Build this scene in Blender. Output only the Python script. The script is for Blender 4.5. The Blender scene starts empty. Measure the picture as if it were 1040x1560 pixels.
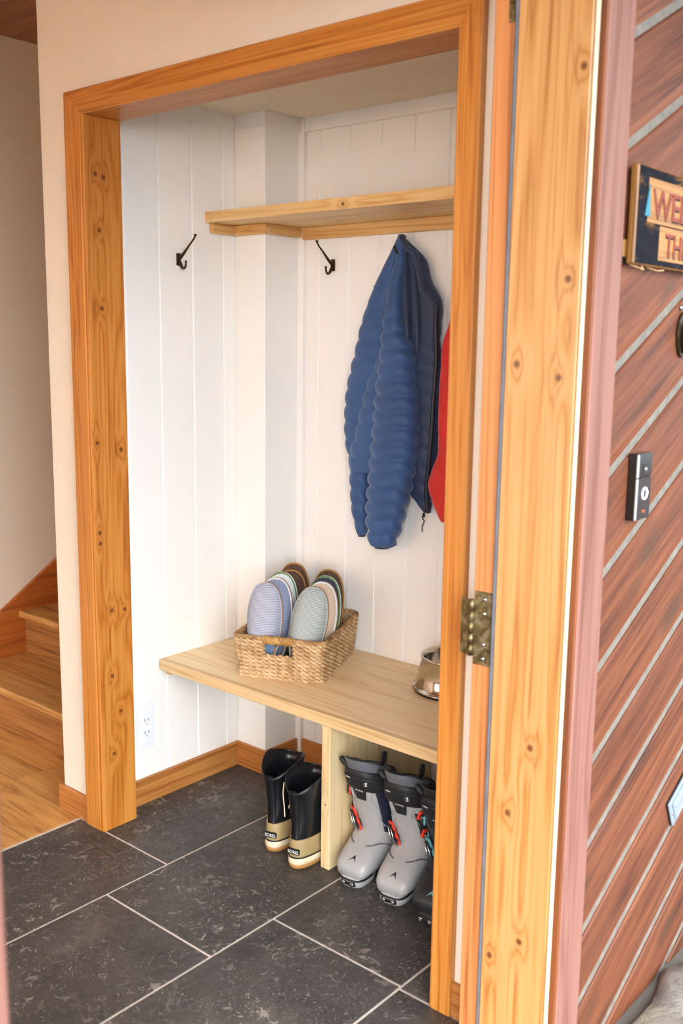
import bpy, bmesh, math, random
from mathutils import Vector, Matrix
random.seed(7)
D = bpy.data
C = bpy.context.scene.collection
scene = bpy.context.scene
PI = math.pi

# ------------------------------------------------------------------ camera
cam_d = D.cameras.new('camera'); cam = D.objects.new('camera', cam_d); C.objects.link(cam)
cam_d.sensor_width = 36.0; cam_d.sensor_fit = 'AUTO'; cam_d.lens = 1517.06/1560*36
R_ = ((0.650007, -0.759825, 0.012561), (0.120833, 0.119659, 0.985434), (0.75026, 0.639021, -0.169591))
mw = Matrix.Identity(4)
for i in range(3):
    mw[i][0] = R_[0][i]; mw[i][1] = R_[1][i]; mw[i][2] = -R_[2][i]
mw[2][3] = 1.45
cam.matrix_world = mw
cam_d.clip_start = 0.05; cam_d.clip_end = 200
cam_d.dof.use_dof = True; cam_d.dof.focus_distance = 2.85; cam_d.dof.aperture_fstop = 3.8
scene.camera = cam

# ------------------------------------------------------------------ world, lights, exposure
SKY = 0.95; WARM_FILL = 68.0; EXPO = 1.28; SIDE_FILL = 3.0  # sconce and window strengths are for added fill lights
w = D.worlds.new('overcast_sky'); scene.world = w; w.use_nodes = True
bg = w.node_tree.nodes['Background']
bg.inputs[0].default_value = (0.86, 0.94, 1.0, 1); bg.inputs[1].default_value = SKY
sun_d = D.lights.new('soft_sun', 'SUN'); sun = D.objects.new('soft_sun', sun_d); C.objects.link(sun)
sun_d.energy = 5.2; sun_d.angle = math.radians(75); sun_d.color = (.93, .975, 1.0)
sun.rotation_euler = Vector((.65, .70, -.50)).to_track_quat('-Z', 'Y').to_euler()   # bright low sky behind the viewer
fill_d = D.lights.new('hall_side_fill', 'AREA'); fill = D.objects.new('hall_side_fill', fill_d); C.objects.link(fill)  # unseen area light added to brighten hall and nook
fill_d.shape = 'RECTANGLE'; fill_d.size = 1.7; fill_d.size_y = 1.75; fill_d.energy = SIDE_FILL; fill_d.color = (1.0, .93, .84)
fill.location = (-1.56, 2.25, 1.22); fill.rotation_euler = (0, -PI/2, 0)
vs = scene.view_settings
vs.view_transform = 'Standard'; vs.look = 'None'; vs.gamma = 1; vs.exposure = EXPO; vs.use_curve_mapping = False

# ------------------------------------------------------------------ materials
def lin(h):
    h = h.lstrip('#'); v = [int(h[i:i+2], 16)/255 for i in (0, 2, 4)]
    return tuple((c/12.92 if c <= .04045 else ((c+.055)/1.055)**2.4) for c in v) + (1,)
class NT:
    def __init__(s, name, rough=.5, metal=0, spec=.5):
        s.m = D.materials.new(name); s.m.use_nodes = True; s.t = s.m.node_tree
        s.b = s.t.nodes['Principled BSDF']
        s.b.inputs['Roughness'].default_value = rough; s.b.inputs['Metallic'].default_value = metal
        s.b.inputs['Specular IOR Level'].default_value = spec
    def n(s, ty, **k):
        o = s.t.nodes.new(ty)
        for a, v in k.items(): setattr(o, a, v)
        return o
    def l(s, a, b): s.t.links.new(a, b)
    def val(s, op, a, b=None, c=None):
        o = s.n('ShaderNodeMath', operation=op)
        for i, v in enumerate((a, b, c)):
            if v is None: continue
            if isinstance(v, (int, float)): o.inputs[i].default_value = v
            else: s.l(v, o.inputs[i])
        return o.outputs[0]
    def coords(s, scale=(1, 1, 1), rnd=0.0, rot=(0, 0, 0)):
        tc = s.n('ShaderNodeTexCoord'); mp = s.n('ShaderNodeMapping'); src = tc.outputs['Object']
        if any(rot):                                   # turn first, then stretch along the turned axis
            mr = s.n('ShaderNodeMapping'); mr.inputs['Rotation'].default_value = rot; s.l(src, mr.inputs[0]); src = mr.outputs[0]
        mp.inputs['Scale'].default_value = scale
        s.l(src, mp.inputs[0])
        if rnd:
            oi = s.n('ShaderNodeObjectInfo'); v = s.val('MULTIPLY', oi.outputs['Random'], rnd)
            s.l(v, mp.inputs['Location'])
        return mp.outputs[0]
    def noise(s, vec, scale, detail=4, rough=.55, dist=0):
        o = s.n('ShaderNodeTexNoise'); o.inputs['Scale'].default_value = scale
        o.inputs['Detail'].default_value = detail; o.inputs['Roughness'].default_value = rough
        o.inputs['Distortion'].default_value = dist
        if vec is not None: s.l(vec, o.inputs['Vector'])
        return o.outputs[0]
    def ramp(s, fac, stops, interp='LINEAR'):
        o = s.n('ShaderNodeValToRGB'); o.color_ramp.interpolation = interp; e = o.color_ramp.elements
        while len(e) < len(stops): e.new(.5)
        for el, (p, c) in zip(e, stops):
            el.position = p; el.color = lin(c) if isinstance(c, str) else (c, c, c, 1)
        s.l(fac, o.inputs[0]); return o.outputs[0]
    def mix(s, fac, a, b, bl='MIX'):
        o = s.n('ShaderNodeMix', data_type='RGBA', blend_type=bl)
        for i, v in ((0, fac), (6, a), (7, b)):
            if isinstance(v, (int, float)): o.inputs[i].default_value = v
            elif isinstance(v, str): o.inputs[i].default_value = lin(v)
            else: s.l(v, o.inputs[i])
        return o.outputs[2]
    def bump(s, h, strength=.2, dist=.002):
        o = s.n('ShaderNodeBump'); o.inputs['Strength'].default_value = strength; o.inputs['Distance'].default_value = dist
        s.l(h, o.inputs['Height']); s.l(o.outputs[0], s.b.inputs['Normal'])
    def col(s, c):
        if isinstance(c, str): s.b.inputs['Base Color'].default_value = lin(c)
        else: s.l(c, s.b.inputs['Base Color'])
        return s.m
def plain(name, c, rough=.5, metal=0, var=.06, scale=25, bump=0, spec=.5):
    t = NT(name, rough, metal, spec); v = t.coords((1, 1, 1)); f = t.noise(v, scale, 5)
    a = t.mix(1.0, c, t.ramp(f, [(.3, 1-var*2), (.7, 1.0)]), 'MULTIPLY')
    if bump: t.bump(t.noise(v, scale*6, 3), bump, .001)
    return t.col(a)
def wood(name, light, mid, dark, axis='z', knots=(), rough=.45, across=26, along=.6, var=.14, knot_col='#5a2c10', rot=(0, 0, 0), coat=0):
    """grain runs along axis; knots = (point, radius) in object space"""
    t = NT(name, rough)
    sc = {'x': (along, across, across), 'y': (across, along, across), 'z': (across, across, along)}[axis]
    vec = t.coords(sc, 7.0, rot)
    halo = None; core = None
    if knots:
        tc = t.n('ShaderNodeTexCoord')
        st = {'x': (.55, 1, 1), 'y': (1, .55, 1), 'z': (1, 1, .55)}[axis]
        for p, r in knots:
            sub = t.n('ShaderNodeVectorMath', operation='SUBTRACT'); t.l(tc.outputs['Object'], sub.inputs[0]); sub.inputs[1].default_value = p
            mu = t.n('ShaderNodeVectorMath', operation='MULTIPLY'); t.l(sub.outputs[0], mu.inputs[0]); mu.inputs[1].default_value = st
            ln = t.n('ShaderNodeVectorMath', operation='LENGTH'); t.l(mu.outputs[0], ln.inputs[0])
            h = t.val('POWER', 2.718, t.val('MULTIPLY', ln.outputs['Value'], -1/(r*1.5)))
            ln2 = t.n('ShaderNodeVectorMath', operation='LENGTH'); t.l(sub.outputs[0], ln2.inputs[0])
            k = t.val('SUBTRACT', 1.0, t.val('SMOOTH_MIN', t.val('DIVIDE', ln2.outputs['Value'], r), 1.0, .1))
            halo = h if halo is None else t.val('MAXIMUM', halo, h)
            core = k if core is None else t.val('MAXIMUM', core, k)
    n1 = t.noise(vec, 1.0, 3, .5, .6)
    x = t.val('MULTIPLY', n1, 3.2)
    if halo is not None: x = t.val('ADD', x, t.val('MULTIPLY', halo, 1.1))
    ring = t.val('ABSOLUTE', t.val('SINE', t.val('MULTIPLY', x, 7.0)))
    fine = t.noise(t.coords(tuple(v*(6 if v > 5 else 3) for v in sc), 3.0, rot), 1.0, 3, .6)
    f = t.val('ADD', t.val('MULTIPLY', ring, .36), t.val('MULTIPLY', fine, .64))
    c = t.ramp(f, [(.2, dark), (.45, mid), (.75, light)])
    big = t.noise(t.coords(tuple(v*.22 for v in sc), 5.0, rot), 1.0, 2)
    oi = t.n('ShaderNodeObjectInfo')
    g = t.val('ADD', t.val('MULTIPLY', t.val('ADD', big, oi.outputs['Random']), var), 1-var)
    c = t.mix(1.0, c, t.ramp(g, [(0, 0.0), (1, 1.0)]), 'MULTIPLY')
    if core is not None:
        c = t.mix(t.val('MINIMUM', t.val('MULTIPLY', halo, .4), .35), c, dark)
        c = t.mix(t.val('MINIMUM', t.val('MULTIPLY', core, 1.4), .85), c, knot_col)
    t.bump(f, .12, .001)
    if coat: t.b.inputs['Coat Weight'].default_value = coat; t.b.inputs['Coat Roughness'].default_value = .25
    return t.col(c)

LJK = [(1.681, 1.882), (1.707, 1.876), (1.689, 1.736), (1.691, 1.529), (1.663, 1.16), (1.743, 1.136), (1.663, 0.905), (1.664, 0.874), (1.696, 0.672), (1.742, 0.667), (1.692, 0.475), (1.719, 0.36), (1.691, 0.235)]
PJK = [(0.817, 1.893), (0.827, 1.557), (0.919, 1.413), (0.836, 1.392), (0.857, 0.714), (0.898, 0.573), (0.861, 0.321), (0.925, 0.265)]
OR = ('#cd8a3e', '#bf7528', '#9c5616')
M = {}
M['fir'] = wood('stained_fir_casing', *OR, axis='z', across=22, coat=.15)
M['fir_knot'] = wood('stained_fir_knotty', *OR, axis='z', across=14, knots=[((x, 2.313, z), .0085) for x, z in LJK], coat=.15)
M['fir_y'] = wood('stained_fir_head', *OR, axis='y', across=22, coat=.15)
M['fir_x'] = wood('stained_fir_base_x', '#c48748', '#b07034', '#8c5022', axis='x', across=20)
M['fir_yb'] = wood('stained_fir_base_y', '#c08044', '#ac6a30', '#864c1e', axis='y', across=20)
M['pine_jamb'] = wood('varnished_pine_jamb', '#c6925a', '#b88044', '#9c602c', axis='z', across=16, along=.45, knots=[((1.55, y, z), .0085) for y, z in PJK], coat=.2)
M['jamb_in'] = wood('weathered_jamb_rabbet', '#c98650', '#b97440', '#94552a', axis='z', across=20)
M['bench'] = wood('clear_pine_bench', '#f4ddb2', '#edd0a0', '#dab27c', axis='y', across=9, along=.7, var=.06)
M['bench_edge'] = wood('clear_pine_edge', '#dfc498', '#d6b684', '#c49c66', axis='y', across=14, var=.05)
M['bench_v'] = wood('clear_pine_upright', '#e8d0a4', '#e0c494', '#ccaa76', axis='z', across=12, var=.05, knots=[((1.93, 1.69, .19), .004)])
M['shelf'] = wood('clear_pine_shelf', '#e8c68e', '#deb678', '#c8965a', axis='y', across=12, var=.06, knots=[((2.132, 1.825, 1.816), .008)])
M['shelf_x'] = wood('clear_pine_cleat', '#e2b87c', '#d4a464', '#bc844a', axis='x', across=14, var=.06)
M['shelf_y'] = wood('clear_pine_cleat_y', '#e2b87c', '#d4a464', '#bc844a', axis='y', across=14, var=.06)
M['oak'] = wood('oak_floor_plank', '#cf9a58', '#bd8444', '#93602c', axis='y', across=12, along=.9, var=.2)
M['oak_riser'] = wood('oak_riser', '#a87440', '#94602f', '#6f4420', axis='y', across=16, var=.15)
M['skirt'] = wood('stained_fir_skirt', '#b9682a', '#a85a20', '#864216', axis='x', across=14)
M['white'] = plain('white_painted_boards', '#f5f3f0', .42, var=.012, scale=6)
M['whitewall'] = plain('cream_painted_plaster', '#ece3d4', .75, var=.02, scale=8, bump=.12)
M['ceil'] = plain('cream_ceiling_paint', '#eee2cc', .85, var=.02)
M['grout'] = plain('pale_sanded_grout', '#ddd4ca', .9, var=.1, scale=60, bump=.3)
def tile_mat():
    t = NT('dark_limestone_tile', .5); v = t.coords((1, 1, 1), 9.0)
    base = t.ramp(t.noise(v, 5, 6, .6, .5), [(.3, '#3c3a3a'), (.55, '#4d4947'), (.75, '#635d59')])
    fine = t.ramp(t.noise(v, 70, 4, .7), [(.35, .72), (.65, 1.12)])
    c = t.mix(1.0, base, fine, 'MULTIPLY')
    vo = t.n('ShaderNodeTexVoronoi'); vo.inputs['Scale'].default_value = 78; vo.inputs['Randomness'].default_value = 1
    nz = t.n('ShaderNodeTexNoise'); nz.inputs['Scale'].default_value = 55; t.l(v, nz.inputs['Vector'])
    t.l(t.mix(.06, v, nz.outputs['Color']), vo.inputs['Vector'])
    mask = t.ramp(t.noise(v, 9, 4, .6), [(.40, 0.0), (.60, 1.0)])
    sp = t.ramp(vo.outputs['Distance'], [(.10, 1.0), (.26, 0.0)])
    c = t.mix(t.val('MULTIPLY', t.val('MULTIPLY', sp, mask), .75), c, '#b8aea4')
    vein = t.ramp(t.noise(v, 26, 5, .65, 1.5), [(.58, 0.0), (.64, 1.0)])
    m2 = t.ramp(t.noise(v, 3.2, 3), [(.42, 0.0), (.62, 1.0)])
    c = t.mix(t.val('MULTIPLY', t.val('MULTIPLY', vein, m2), .6), c, '#aaa29a')
    t.bump(t.noise(v, 60, 4), .25, .001)
    rr = t.ramp(t.noise(v, 30, 3), [(.3, .38), (.7, .6)]); t.l(rr, t.b.inputs['Roughness'])
    return t.col(c)
M['tile'] = tile_mat()
def clad_mat(name, a, b, c_, ang):
    t = NT(name, .62)
    def V(sx, sz, rnd):
        return t.coords((sx, 1, sz), rnd, (0, ang, 0))
    g = t.noise(V(1.6, 34, 9.0), 1.0, 5, .6, .7)
    fine = t.noise(V(5, 160, 4.0), 1.0, 3, .6)
    f = t.val('ADD', t.val('MULTIPLY', g, .65), t.val('MULTIPLY', fine, .35))
    c = t.ramp(f, [(.36, c_), (.5, b), (.62, a)])
    pt = t.ramp(t.noise(V(3, 7, 6.0), 1.0, 4, .6), [(.4, 0.0), (.72, 1.0)])
    c = t.mix(t.val('MULTIPLY', pt, .4), c, '#754530')
    sc = t.ramp(t.noise(V(9, 60, 2.0), 1.0, 4, .7), [(.66, 0.0), (.72, 1.0)])
    c = t.mix(t.val('MULTIPLY', sc, .3), c, '#9a7260')
    vo = t.n('ShaderNodeTexVoronoi'); vo.inputs['Scale'].default_value = 1.0; t.l(V(3.4, 7.5, 5.0), vo.inputs['Vector'])
    kn = t.ramp(vo.outputs['Distance'], [(.10, 1.0), (.24, 0.0)])
    c = t.mix(t.val('MULTIPLY', kn, .75), c, '#4e3222')
    t.bump(f, .4, .002)
    return t.col(c)
ANG = math.radians(27.2)
M['clad_bevel'] = wood('clad_raw_bevel', '#8a4c2a', '#7a4022', '#5a2c16', axis='x', across=20, rot=(0, ANG, 0), rough=.6)
M['clad'] = clad_mat('weathered_red_cladding', '#80492a', '#6a3820', '#442010', ANG)
M['trim_red'] = wood('faded_red_trim', '#92665a', '#865a4e', '#6e4438', axis='z', across=10, var=.1, rough=.6)
M['trim_side'] = wood('red_trim_edge', '#86481f', '#78401f', '#5c2c14', axis='z', across=14, rough=.6)
M['pale_edge'] = plain('raw_pale_wood_edge', '#e2cda6', .6, var=.08)
M['chink'] = plain('grey_chinking', '#847d74', .85, var=.18, scale=40, bump=.4)
def stone_mat():
    t = NT('rough_grey_stone', .85); v = t.coords()
    c = t.ramp(t.noise(v, 9, 8, .7, .8), [(.3, '#5f5752'), (.5, '#8a827b'), (.7, '#a9a198')])
    mo = t.ramp(t.noise(v, 5, 5, .6), [(.56, 0.0), (.68, 1.0)])
    c = t.mix(t.val('MULTIPLY', mo, .5), c, '#8d8a63')
    t.bump(t.noise(v, 18, 8, .7), .8, .02); return t.col(c)
M['stone'] = stone_mat()
M['ground'] = plain('pale_stone_ground', '#6f6a64', .9, var=.2, scale=3, bump=.4)
M['rubber'] = plain('grey_weather_strip', '#6d7078', .6, var=.15)
def brass_mat():
    t = NT('tarnished_brass', .45, .8); v = t.coords(); f = t.noise(v, 60, 6, .7)
    return t.col(t.ramp(f, [(.32, '#3c3020'), (.5, '#7c6c48'), (.62, '#9a9274'), (.72, '#7a4a20')]))
M['brass'] = brass_mat()
M['bronze'] = plain('dark_bronze', '#4b3a26', .42, .75, var=.2, scale=60)
M['steel'] = plain('polished_steel', '#d6d0c6', .12, 1.0, var=.04)
M['chrome'] = plain('chrome_wire', '#cfd2d6', .2, 1.0)
M['blackrub'] = plain('black_rubber', '#17171a', .55, var=.2)
M['plate'] = plain('white_outlet_plastic', '#eceef2', .3, var=.01)
M['slot'] = plain('grey_socket_slots', '#9b9ba4', .6)

def down_mat(name, base, deep):
    t = NT(name, .55, 0, .35); v = t.coords()
    f = t.noise(v, 5, 4); c = t.mix(t.ramp(f, [(.35, 0.0), (.7, 1.0)]), base, deep)
    fab = t.noise(t.coords((320, 320, 320)), 1.0, 2)
    c = t.mix(1.0, c, t.ramp(fab, [(.3, .9), (.7, 1.08)]), 'MULTIPLY')
    t.b.inputs['Sheen Weight'].default_value = .25
    t.bump(t.noise(v, 28, 4, .6, .8), .35, .006); return t.col(c)
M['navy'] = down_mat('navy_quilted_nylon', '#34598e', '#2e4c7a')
M['navy_dark'] = down_mat('shaded_navy_nylon', '#28395a', '#222e4a')  # darker navy, carries the shade of the jacket's front panel in its colour
M['red'] = down_mat('scarlet_nylon', '#d8281c', '#c01e14')
M['zip'] = plain('black_zip', '#1d222e', .5)

# ------------------------------------------------------------------ mesh helpers
def link(name, me, mat, parent=None, smooth=False):
    o = D.objects.new(name, me); C.objects.link(o)
    if mat is not None:
        for m_ in (mat if isinstance(mat, (list, tuple)) else [mat]): me.materials.append(m_ if not isinstance(m_, str) else M[m_])
    if parent is not None: o.parent = parent
    if smooth:
        for p in me.polygons: p.use_smooth = True
    return o
def from_bm(name, bm, mat, parent=None, smooth=False):
    bmesh.ops.recalc_face_normals(bm, faces=bm.faces)
    me = D.meshes.new(name); bm.to_mesh(me); bm.free(); return link(name, me, mat, parent, smooth)
def pyd(name, v, f, mat, parent=None, smooth=False, sub=0):
    me = D.meshes.new(name); me.from_pydata([tuple(p) for p in v], [], f); me.update()
    bm = bmesh.new(); bm.from_mesh(me); bmesh.ops.recalc_face_normals(bm, faces=bm.faces); bm.to_mesh(me); bm.free()
    o = link(name, me, mat, parent, smooth)
    return o
def bm_box(bm, x0, x1, y0, y1, z0, z1, bev=0, seg=1, mat=None):
    m = Matrix.Translation(((x0+x1)/2, (y0+y1)/2, (z0+z1)/2)) @ Matrix.Diagonal((x1-x0, y1-y0, z1-z0, 1))
    if mat is not None: m = mat @ m
    r = bmesh.ops.create_cube(bm, size=1, matrix=m)
    if bev:
        es = list({e for v in r['verts'] for e in v.link_edges})
        bmesh.ops.bevel(bm, geom=es, offset=bev, segments=seg, affect='EDGES', profile=.5)
def box(name, x0, x1, y0, y1, z0, z1, mat, parent=None, bev=.0, seg=1):
    bm = bmesh.new(); bm_box(bm, min(x0, x1), max(x0, x1), min(y0, y1), max(y0, y1), min(z0, z1), max(z0, z1), bev, seg)
    return from_bm(name, bm, mat, parent)
def prism(name, poly, axis, a0, a1, mat, parent=None, bev=0):
    """poly: 2D points; axis 'z': (x,y), 'y': (x,z), 'x': (y,z), extruded a0..a1"""
    f = {'z': lambda p, a: (p[0], p[1], a), 'y': lambda p, a: (p[0], a, p[1]), 'x': lambda p, a: (a, p[0], p[1])}[axis]
    n = len(poly); bm = bmesh.new()
    A = [bm.verts.new(f(p, a0)) for p in poly]; B = [bm.verts.new(f(p, a1)) for p in poly]
    bm.faces.new(A); bm.faces.new(B[::-1])
    for i in range(n): bm.faces.new((A[i], A[(i+1) % n], B[(i+1) % n], B[i]))
    if bev: bmesh.ops.bevel(bm, geom=list(bm.edges), offset=bev, segments=1, affect='EDGES')
    return from_bm(name, bm, mat, parent)
def loft_data(rings, cap0=True, cap1=True, closed=True, v=None, f=None):
    v = [] if v is None else v; f = [] if f is None else f
    b0 = len(v); n = len(rings[0])
    for r in rings: v.extend(tuple(p) for p in r)
    for i in range(len(rings)-1):
        for j in range(n if closed else n-1):
            a = b0+i*n+j; b = b0+i*n+(j+1) % n
            f.append((a, b, b+n, a+n))
    if cap0: f.append(tuple(range(b0, b0+n))[::-1])
    if cap1: f.append(tuple(range(b0+(len(rings)-1)*n, b0+len(rings)*n)))
    return v, f
def loft(name, rings, mat, parent=None, cap0=True, cap1=True, smooth=True):
    v, f = loft_data(rings, cap0, cap1); return pyd(name, v, f, mat, parent, smooth)
def tube_data(path, r, n=8, v=None, f=None, closed=False):
    P = [Vector(p) for p in path]; rings = []; up = Vector((0, 0, 1)); prev = None
    for i, p in enumerate(P):
        a = P[max(i-1, 0)]; b = P[min(i+1, len(P)-1)]
        if closed: a = P[i-1]; b = P[(i+1) % len(P)]
        t = (b-a).normalized()
        if prev is None:
            s = t.cross(up)
            if s.length < 1e-3: s = t.cross(Vector((1, 0, 0)))
        else: s = prev - t*prev.dot(t)
        s.normalize(); prev = s; q = t.cross(s)
        rr = r[i] if isinstance(r, (list, tuple)) else r
        rings.append([p + (s*math.cos(2*PI*k/n) + q*math.sin(2*PI*k/n))*rr for k in range(n)])
    if closed: rings.append(rings[0])
    return loft_data(rings, not closed, not closed, True, v, f)
def tube(name, path, r, mat, parent=None, n=8, closed=False):
    v, f = tube_data(path, r, n, None, None, closed); return pyd(name, v, f, mat, parent, True)
def lathe(name, prof, mat, parent=None, n=48, center=(0, 0, 0)):
    rings = [[(center[0]+r*math.cos(2*PI*k/n), center[1]+r*math.sin(2*PI*k/n), center[2]+z) for k in range(n)] for r, z in prof]
    return loft(name, rings, mat, parent, True, True)
def cr(pts, n):
    """Catmull-Rom resampling of equally spaced tuples"""
    out = []; m = len(pts)
    for i in range(n):
        t = i/(n-1)*(m-1); k = min(int(t), m-2); u = t-k
        p0 = pts[max(k-1, 0)]; p1 = pts[k]; p2 = pts[k+1]; p3 = pts[min(k+2, m-1)]
        out.append(tuple(.5*((2*b)+(-a+c)*u+(2*a-5*b+4*c-d)*u*u+(-a+3*b-3*c+d)*u**3) for a, b, c, d in zip(p0, p1, p2, p3)))
    return out
def empty(name, loc, label, cat, rz=0, group=None, kind=None):
    o = D.objects.new(name, None); C.objects.link(o); o.empty_display_size = .05
    o.location = loc; o.rotation_euler = (0, 0, rz); return tag(o, label, cat, group, kind)
def tag(o, label=None, cat=None, group=None, kind=None):
    if label: o['label'] = label
    if cat: o['category'] = cat
    if group: o['group'] = group
    if kind: o['kind'] = kind
    return o
def struct(o, label): return tag(o, label, None, None, 'structure')
def sroot(name, label, loc=(0, 0, 0)):
    o = D.objects.new(name, None); C.objects.link(o); o.empty_display_size = .05; o.location = loc; o['label'] = label; o['kind'] = 'structure'; return o
def text(name, body, size, mat, parent, matrix, extrude=.0008, bold=0):
    cu = D.curves.new(name, 'FONT'); cu.body = body; cu.size = size; cu.extrude = extrude; cu.align_x = 'LEFT'; cu.offset = bold
    cu.resolution_u = 3
    o = D.objects.new(name, cu); C.objects.link(o)
    dg = bpy.context.evaluated_depsgraph_get(); me = D.meshes.new_from_object(o.evaluated_get(dg))
    D.objects.remove(o); D.curves.remove(cu); me.materials.clear()
    me.transform(matrix); return link(name, me, mat, parent)
def clip(poly, a, b, c):
    """keep a*x+b*y<=c"""
    out = []
    for i in range(len(poly)):
        p, q = poly[i], poly[(i+1) % len(poly)]
        dp = a*p[0]+b*p[1]-c; dq = a*q[0]+b*q[1]-c
        if dp <= 0: out.append(p)
        if (dp < 0 < dq) or (dq < 0 < dp):
            t = dp/(dp-dq); out.append((p[0]+(q[0]-p[0])*t, p[1]+(q[1]-p[1])*t))
    return out

# ------------------------------------------------------------------ tiled floor, wood floor, ground
fl = struct(box('floor', -1.5, 2.56, .803, 2.45, -.10, -.002, 'grout'), 'pale grout bed under the dark stone floor tiles')
TW, TL, G = .4075, .610, .0068
row0 = 1.626            # a long joint line
for r in range(-3, 4):
    y0 = row0 + r*TW; y1 = y0+TW
    if y1 < .85 or y0 > 2.44: continue
    off = {0: 1.450, 1: 1.655, -1: 1.662}.get(r, 1.45+.203*(r % 3))
    for k in range(-6, 4):
        x0 = off + k*TL; x1 = x0+TL
        if x1 < -.9 or x0 > 2.5: continue
        a, b, c, d = max(x0+G/2, -1.4), min(x1-G/2, 2.54), max(y0+G/2, .83), min(y1-G/2, 2.445)
        if b-a < .03 or d-c < .03: continue
        box('tile', a, b, c, d, -.012, 0, 'tile', fl, bev=.0012)
wf = struct(box('floor_hall', -1.5, 4.6, 2.45, 3.56, -.10, -.014, 'oak_riser'), 'subfloor under the oak planks at the foot of the stairs')
x = -1.4
while x < 1.95:
    ys = [2.453, 2.453+random.uniform(.3, .8), 3.53]
    for a, b in zip(ys[:-1], ys[1:]): box('plank', x, x+.1255, a, b-.0012, -.014, 0, 'oak', wf, bev=.0008)
    x += .127
gr = struct(box('ground', -12, 12, -12, .80, -.2, -.003, 'ground'), 'grey stone ground outside the entrance')
def stone(cx, cy, rx, ry, h, seed):
    rnd = random.Random(seed); n = 20; rings = []
    rad = [1+rnd.uniform(-.16, .16) for _ in range(n)]
    for s, z in ((1.0, -.03), (1.02, h*.3), (.97, h*.8), (.85, h), (.6, h*1.05), (.3, h*1.0), (.05, h*1.04)):
        rings.append([(cx+rx*s*rad[k]*math.cos(2*PI*k/n)+rnd.uniform(-.008, .008), cy+ry*s*rad[k]*math.sin(2*PI*k/n)+rnd.uniform(-.008, .008), z+rnd.uniform(-.008, .008)) for k in range(n)])
    return loft('stone', rings, 'stone', gr)
for i, (cx, cy, rx, ry, h) in enumerate([(2.02, .62, .26, .165, .026), (2.50, .60, .24, .18, .034), (1.60, .58, .17, .19, .018), (2.25, .25, .3, .2, .02), (1.75, .2, .24, .2, .018), (1.2, .5, .24, .22, .016), (.75, .5, .22, .2, .016)]):
    stone(cx, cy, rx, ry, h, i+3)

# ------------------------------------------------------------------ exterior wall with diagonal cladding
YO = .795                                                     # front face of the planks
wfnt = sroot('wall_front', 'weathered red-brown diagonal plank wall around the entrance')
for nm, a in (('chinking', (1.60, 4.0, .801, 1.0, 0, 2.75)), ('chinking', (-3.0, .40, .801, 1.0, 0, 2.75)), ('chinking', (.40, 1.60, .801, 1.0, 2.17, 2.75))):
    box(nm, *a, 'chink', wfnt)
ZI = [1.922+.187*k for k in range(18, 0, -1)] + [1.922, 1.741, 1.548, 1.357, 1.167, .978, .793, .610, .434, .252, .094, -.09] + [-.09-.186*k for k in range(1, 9)]
TA = math.tan(ANG); CA = math.cos(ANG)
def plank(zt, zb, X0, X1, Z0, Z1):
    g = .0065/CA; top = zt-g; bot = zb+g; ch = .026/CA
    bands = [(bot, YO+.007), (bot+ch, YO), (top-.003, YO), (top, YO+.003)]
    v, f = [], []
    def dep(x_, z_):
        s = z_-TA*(x_-1.6)
        for (s0, d0), (s1, d1) in zip(bands[:-1], bands[1:]):
            if s <= s1+1e-7: return d0+(d1-d0)*max(0, (s-s0)/(s1-s0))
        return bands[-1][1]
    for (s0, d0), (s1, d1) in zip(bands[:-1], bands[1:]):
        p = [(X0, Z0), (X1, Z0), (X1, Z1), (X0, Z1)]
        p = clip(p, -TA, 1, s1-TA*1.6); p = clip(p, TA, -1, -(s0-TA*1.6))
        if len(p) < 3: continue
        b0 = len(v); n = len(p)
        v += [(q[0], dep(*q), q[1]) for q in p] + [(q[0], .802, q[1]) for q in p]
        f.append(tuple(range(b0, b0+n)))
        for i in range(n): f.append((b0+i, b0+(i+1) % n, b0+n+(i+1) % n, b0+n+i))
    if v:
        o = pyd('plank', v, f, ['clad', 'clad_bevel'], wfnt)
        for p in o.data.polygons:
            c_ = p.center
            if abs(p.normal.y) > .5 and c_.z-TA*(c_.x-1.6) < bot+ch and c_.y < .8018: p.material_index = 1
for zt, zb in zip(ZI[:-1], ZI[1:]):
    plank(zt, zb, 1.642, 4.0, 0.0, 2.66)
    plank(zt, zb, -3.0, .352, 0.0, 2.66)
    plank(zt, zb, .352, 1.642, 2.25, 2.66)
# exterior casing boards of the doorway
struct(box('trim_1', 1.557, 1.650, .779, .801, .0, 2.25, 'trim_red', bev=.003), 'faded pink-red flat trim board beside the pine door jamb')
struct(box('trim_2', .352, .444, .779, .801, .0, 2.25, 'trim_red', bev=.003), 'faded red trim board on the latch side of the doorway')
struct(box('trim_3', .444, 1.557, .779, .801, 2.16, 2.25, 'trim_red', bev=.003), 'faded red trim board over the doorway')
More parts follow.
